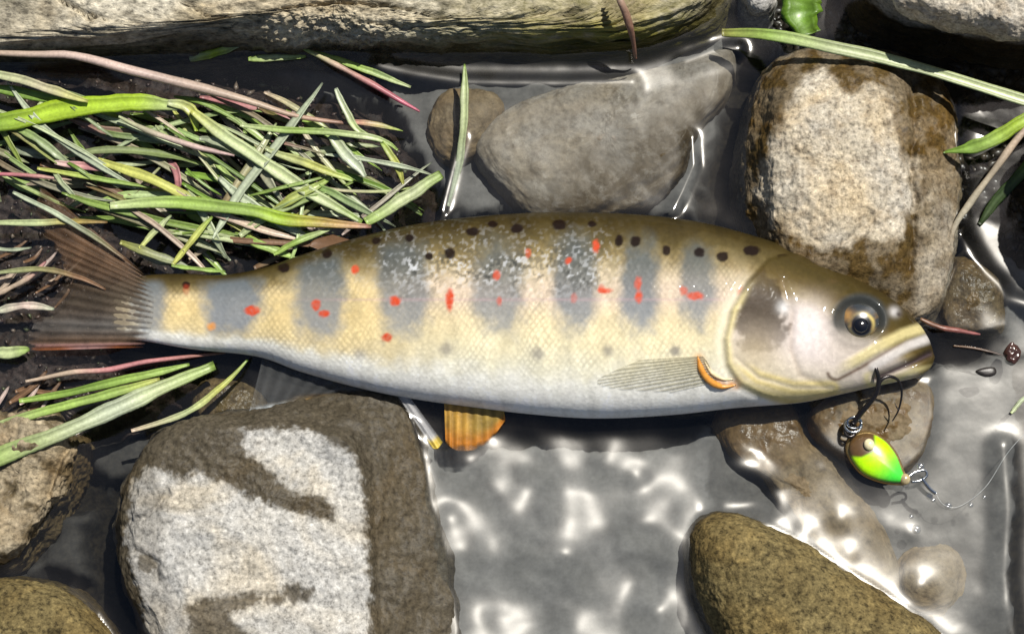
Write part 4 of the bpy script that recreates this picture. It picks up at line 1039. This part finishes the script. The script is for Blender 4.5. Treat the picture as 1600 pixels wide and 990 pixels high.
# seed + dark flake
V, F = dome(P(1582, 552, 0.6 * MM), 1.9 * MM, 2.6 * MM, 1.2 * MM, 24, 12)
V = V + 0.5 * MM * fbm(V * 700, 2)[:, None]
tag(mesh_obj('seed_husk', V, F, plain_mat('seed_dark', (0.05, 0.02, 0.015), 0.3, 0.5, 1.0, coat=0.4)), 'dark reddish seed husk floating on the grey water', 'seed')
fl_ = [(1524, 580), (1538, 574), (1554, 574), (1556, 584), (1540, 588)]
V, F = blade_shell(fl_, 0.25, 0.35, 20, 4, 0.2)
tag(mesh_obj('leaf_flake', V, F, plain_mat('flake_dark', (0.02, 0.016, 0.014), 0.4)), 'tiny black leaf flake floating beside the seed husk', 'leaf')
B('grey green blade fallen across the upper tail lobe', [(20, 300), (90, 335), (150, 372), (196, 405)], 9, [GREY, GREY, (0.2, 0.2, 0.1), BRN], [7, 7.5, 7.5, 7.2])
B('olive blade lying over the middle of the tail fin', [(-20, 428), (60, 420), (120, 432), (165, 452)], 8, [PALE, (0.25, 0.24, 0.1), BRN, BRN], [6.5, 7.2, 7.2, 7])
B('whitish blade scrap resting on the lower tail lobe', [(-10, 486), (40, 478), (85, 482)], 12, [GREY, PPINK, GREY], [6, 6.6, 6.6], n=14)
# look-alike small blades that fill the heap
HEAP = [(-40, 170), (120, 175), (300, 170), (430, 160), (560, 180), (640, 230), (650, 300), (560, 350), (430, 400), (300, 420), (230, 400), (190, 330), (60, 300), (-40, 300)]
hp = np.array(HEAP)
cnt = 0
NMS = {PALE: 'pale green', LIME: 'mid green', GREY: 'grey green', YEL: 'yellow green', GREEN: 'deep green', PPINK: 'pinkish', TAN: 'tan', BRN: 'brown', PINK: 'rose pink'}
while cnt < 125:
    x = random.uniform(-40, 660); y = random.uniform(120, 425)
    if sd_poly(np.array([x]), np.array([y]), HEAP)[0] > 0: continue
    a = random.choice([random.gauss(20, 12), random.gauss(32, 9), random.gauss(4, 7), random.gauss(24, 10), random.gauss(-40, 14), random.gauss(58, 12)]) * math.pi / 180
    L = random.choice([random.uniform(60, 120), random.uniform(120, 300), random.uniform(120, 300)]); bend = random.uniform(-0.16, 0.16) * L
    dx, dy = math.cos(a) * L / 2, math.sin(a) * L / 2
    x1, y1, x2, y2 = x - dx, y - dy, x + dx, y + dy
    if sd_poly(np.array([x1, x2]), np.array([y1, y2]), HEAP).max() > 45: continue
    c1 = random.choice([PALE, LIME, GREY, YEL, GREEN, LIME, PALE, GREEN, PPINK, TAN, BRN, PINK]); c2 = random.choice([c1, PALE, LIME, GREY])
    k = random.uniform(0.55, 1.1); nm = NMS[c1]; c1 = tuple(q * k for q in c1); c2 = tuple(q * k for q in c2)
    z = random.uniform(0.6, 6.5); gw = random.choice([random.uniform(5, 9), random.uniform(8, 15), random.uniform(9, 16)])
    blade(GB, ('narrow ' if gw < 8 else 'middling ' if gw < 11 else 'wide ') + nm + (' short' if L < 110 else ' long') + ' loose grass piece matted into the heap', 'grass', [(x1, y1), (x - dx * .4 - dy / L * bend, y - dy * .4 + dx / L * bend), (x + dx * .4 - dy / L * bend * random.uniform(-0.4, 1.2), y + dy * .4 + dx / L * bend), (x2, y2)], gw, [c1, c2], [z - random.uniform(0, 1.5), z + 0.6, z, z - random.uniform(0.5, 4.5)], 'small blades filling the grass heap', n=16, taper=(random.uniform(0.1, 0.7), random.uniform(0.02, 0.3)), twist=random.uniform(-0.8, 0.8))
    cnt += 1
for k in range(16):
    x = random.uniform(-20, 110); y = random.choice([random.uniform(380, 470), random.uniform(560, 640)])
    a = random.gauss(-25, 18) * math.pi / 180; L = random.uniform(30, 80)
    dx, dy = math.cos(a) * L / 2, math.sin(a) * L / 2
    c1 = random.choice([TAN, PPINK, BRN, GREY, BRN]); z = random.uniform(1.5, 3.5)
    blade(GB, 'withered brownish grass scrap lying around the trout tail', 'grass', [(x - dx, y - dy), (x + 3, y + 4), (x + dx, y + dy)], random.uniform(4, 9), [c1, tuple(q * 0.6 for q in c1)], [z, z + .5, z], 'withered scraps around the tail', n=12)

# fine plant litter: tiny crumbs on the mud and in the dark gaps
def crumbs(name, label, regions, n, smin, smax, cols, zf, mat):
    V = []; F = []; CC = []
    k = 0
    while k < n:
        poly = random.choice(regions); q = np.array(poly)
        x = random.uniform(q[:, 0].min(), q[:, 0].max()); y = random.uniform(q[:, 1].min(), q[:, 1].max())
        if sd_poly(np.array([x]), np.array([y]), poly)[0] > 0: continue
        c_ = P(x, y, zf(x, y) * MM); s = random.uniform(smin, smax) * MM; el = random.uniform(1, 2.4); a = random.uniform(0, math.pi)
        e1 = np.array([math.cos(a), math.sin(a), random.uniform(-.3, .3)]) * s * el; e2 = np.array([-math.sin(a), math.cos(a), random.uniform(-.3, .3)]) * s; e3 = np.array([0, 0, s * 0.6])
        b = len(V)
        j = lambda: random.uniform(0.7, 1.2)
        V += [c_ + e1 * j(), c_ + e2 * j(), c_ - e1 * j(), c_ - e2 * j(), c_ + e3 * j(), c_ - e3 * j()]
        F += [(b, b + 1, b + 4), (b + 1, b + 2, b + 4), (b + 2, b + 3, b + 4), (b + 3, b, b + 4), (b + 1, b, b + 5), (b + 2, b + 1, b + 5), (b + 3, b + 2, b + 5), (b, b + 3, b + 5)]
        cc = np.array(random.choice(cols)) * random.uniform(0.6, 1.2)
        CC += [cc] * 6
        k += 1
    o = mesh_obj(name, np.array(V), np.array([f + (f[2],) for f in F])[:, :3], mat, attrs={'col': np.array(CC)}, smooth=False)
    return tag(o, label, None, None, 'stuff')
M_crumb = attr_mat('litter_crumbs', 0.45, 0.3, 0.2)
mudz = {}
def mud_h(x, y):
    i = int(np.clip(round((x + 200) / 4), 0, len(gx) - 1)); j = int(np.clip(round((y - 60) / 4), 0, len(gy) - 1))
    return mz[i * len(gy) + j] + 0.1
crumbs('plant_litter', 'fine dark plant litter crumbs on the muddy bank under the grass', [mp_], 1500, 0.25, 0.8, [(0.03, 0.02, 0.015), (0.08, 0.05, 0.04), (0.05, 0.03, 0.025), (0.16, 0.12, 0.09), (0.07, 0.08, 0.035)], mud_h, M_crumb)
def bedz(x, y):
    return float(bed_fields(np.array([x * 1.0]), np.array([y * 1.0]))[1][0]) + random.uniform(0.2, 1.5)
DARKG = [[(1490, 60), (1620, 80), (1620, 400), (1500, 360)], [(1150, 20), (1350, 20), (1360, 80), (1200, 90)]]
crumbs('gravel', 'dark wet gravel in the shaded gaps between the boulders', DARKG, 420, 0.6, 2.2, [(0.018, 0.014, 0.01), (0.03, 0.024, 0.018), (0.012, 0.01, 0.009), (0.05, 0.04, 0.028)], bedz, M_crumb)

# bubbles beside the lure
t = NT('bubble_film')
tr = t.n('ShaderNodeBsdfTransparent'); gl = t.n('ShaderNodeBsdfGlossy'); gl.inputs['Roughness'].default_value = 0.12
mx = t.n('ShaderNodeMixShader'); mx.inputs[0].default_value = 0.25
t.link(tr.outputs[0], mx.inputs[1]); t.link(gl.outputs[0], mx.inputs[2]); M_bub = t.done(mx.outputs[0])
for (x, y, r) in [(1438, 728, 1.2), (1452, 774, 0.9), (1482, 789, 0.9), (1458, 780, 0.7), (1517, 788, 0.7), (1432, 826, 1.2), (1424, 806, .6), (1538, 776, .5)]:
    V, F = dome(P(x, y, 0.0001), r * MM, r * MM, r * 0.8 * MM, 20, 10)
    tag(mesh_obj('bubble', V, F, M_bub), 'tiny clear air bubble floating by the lure swivel', 'bubble', 'bubbles beside the lure')

for o in bpy.data.objects:
    if '_o' in o: del o['_o']
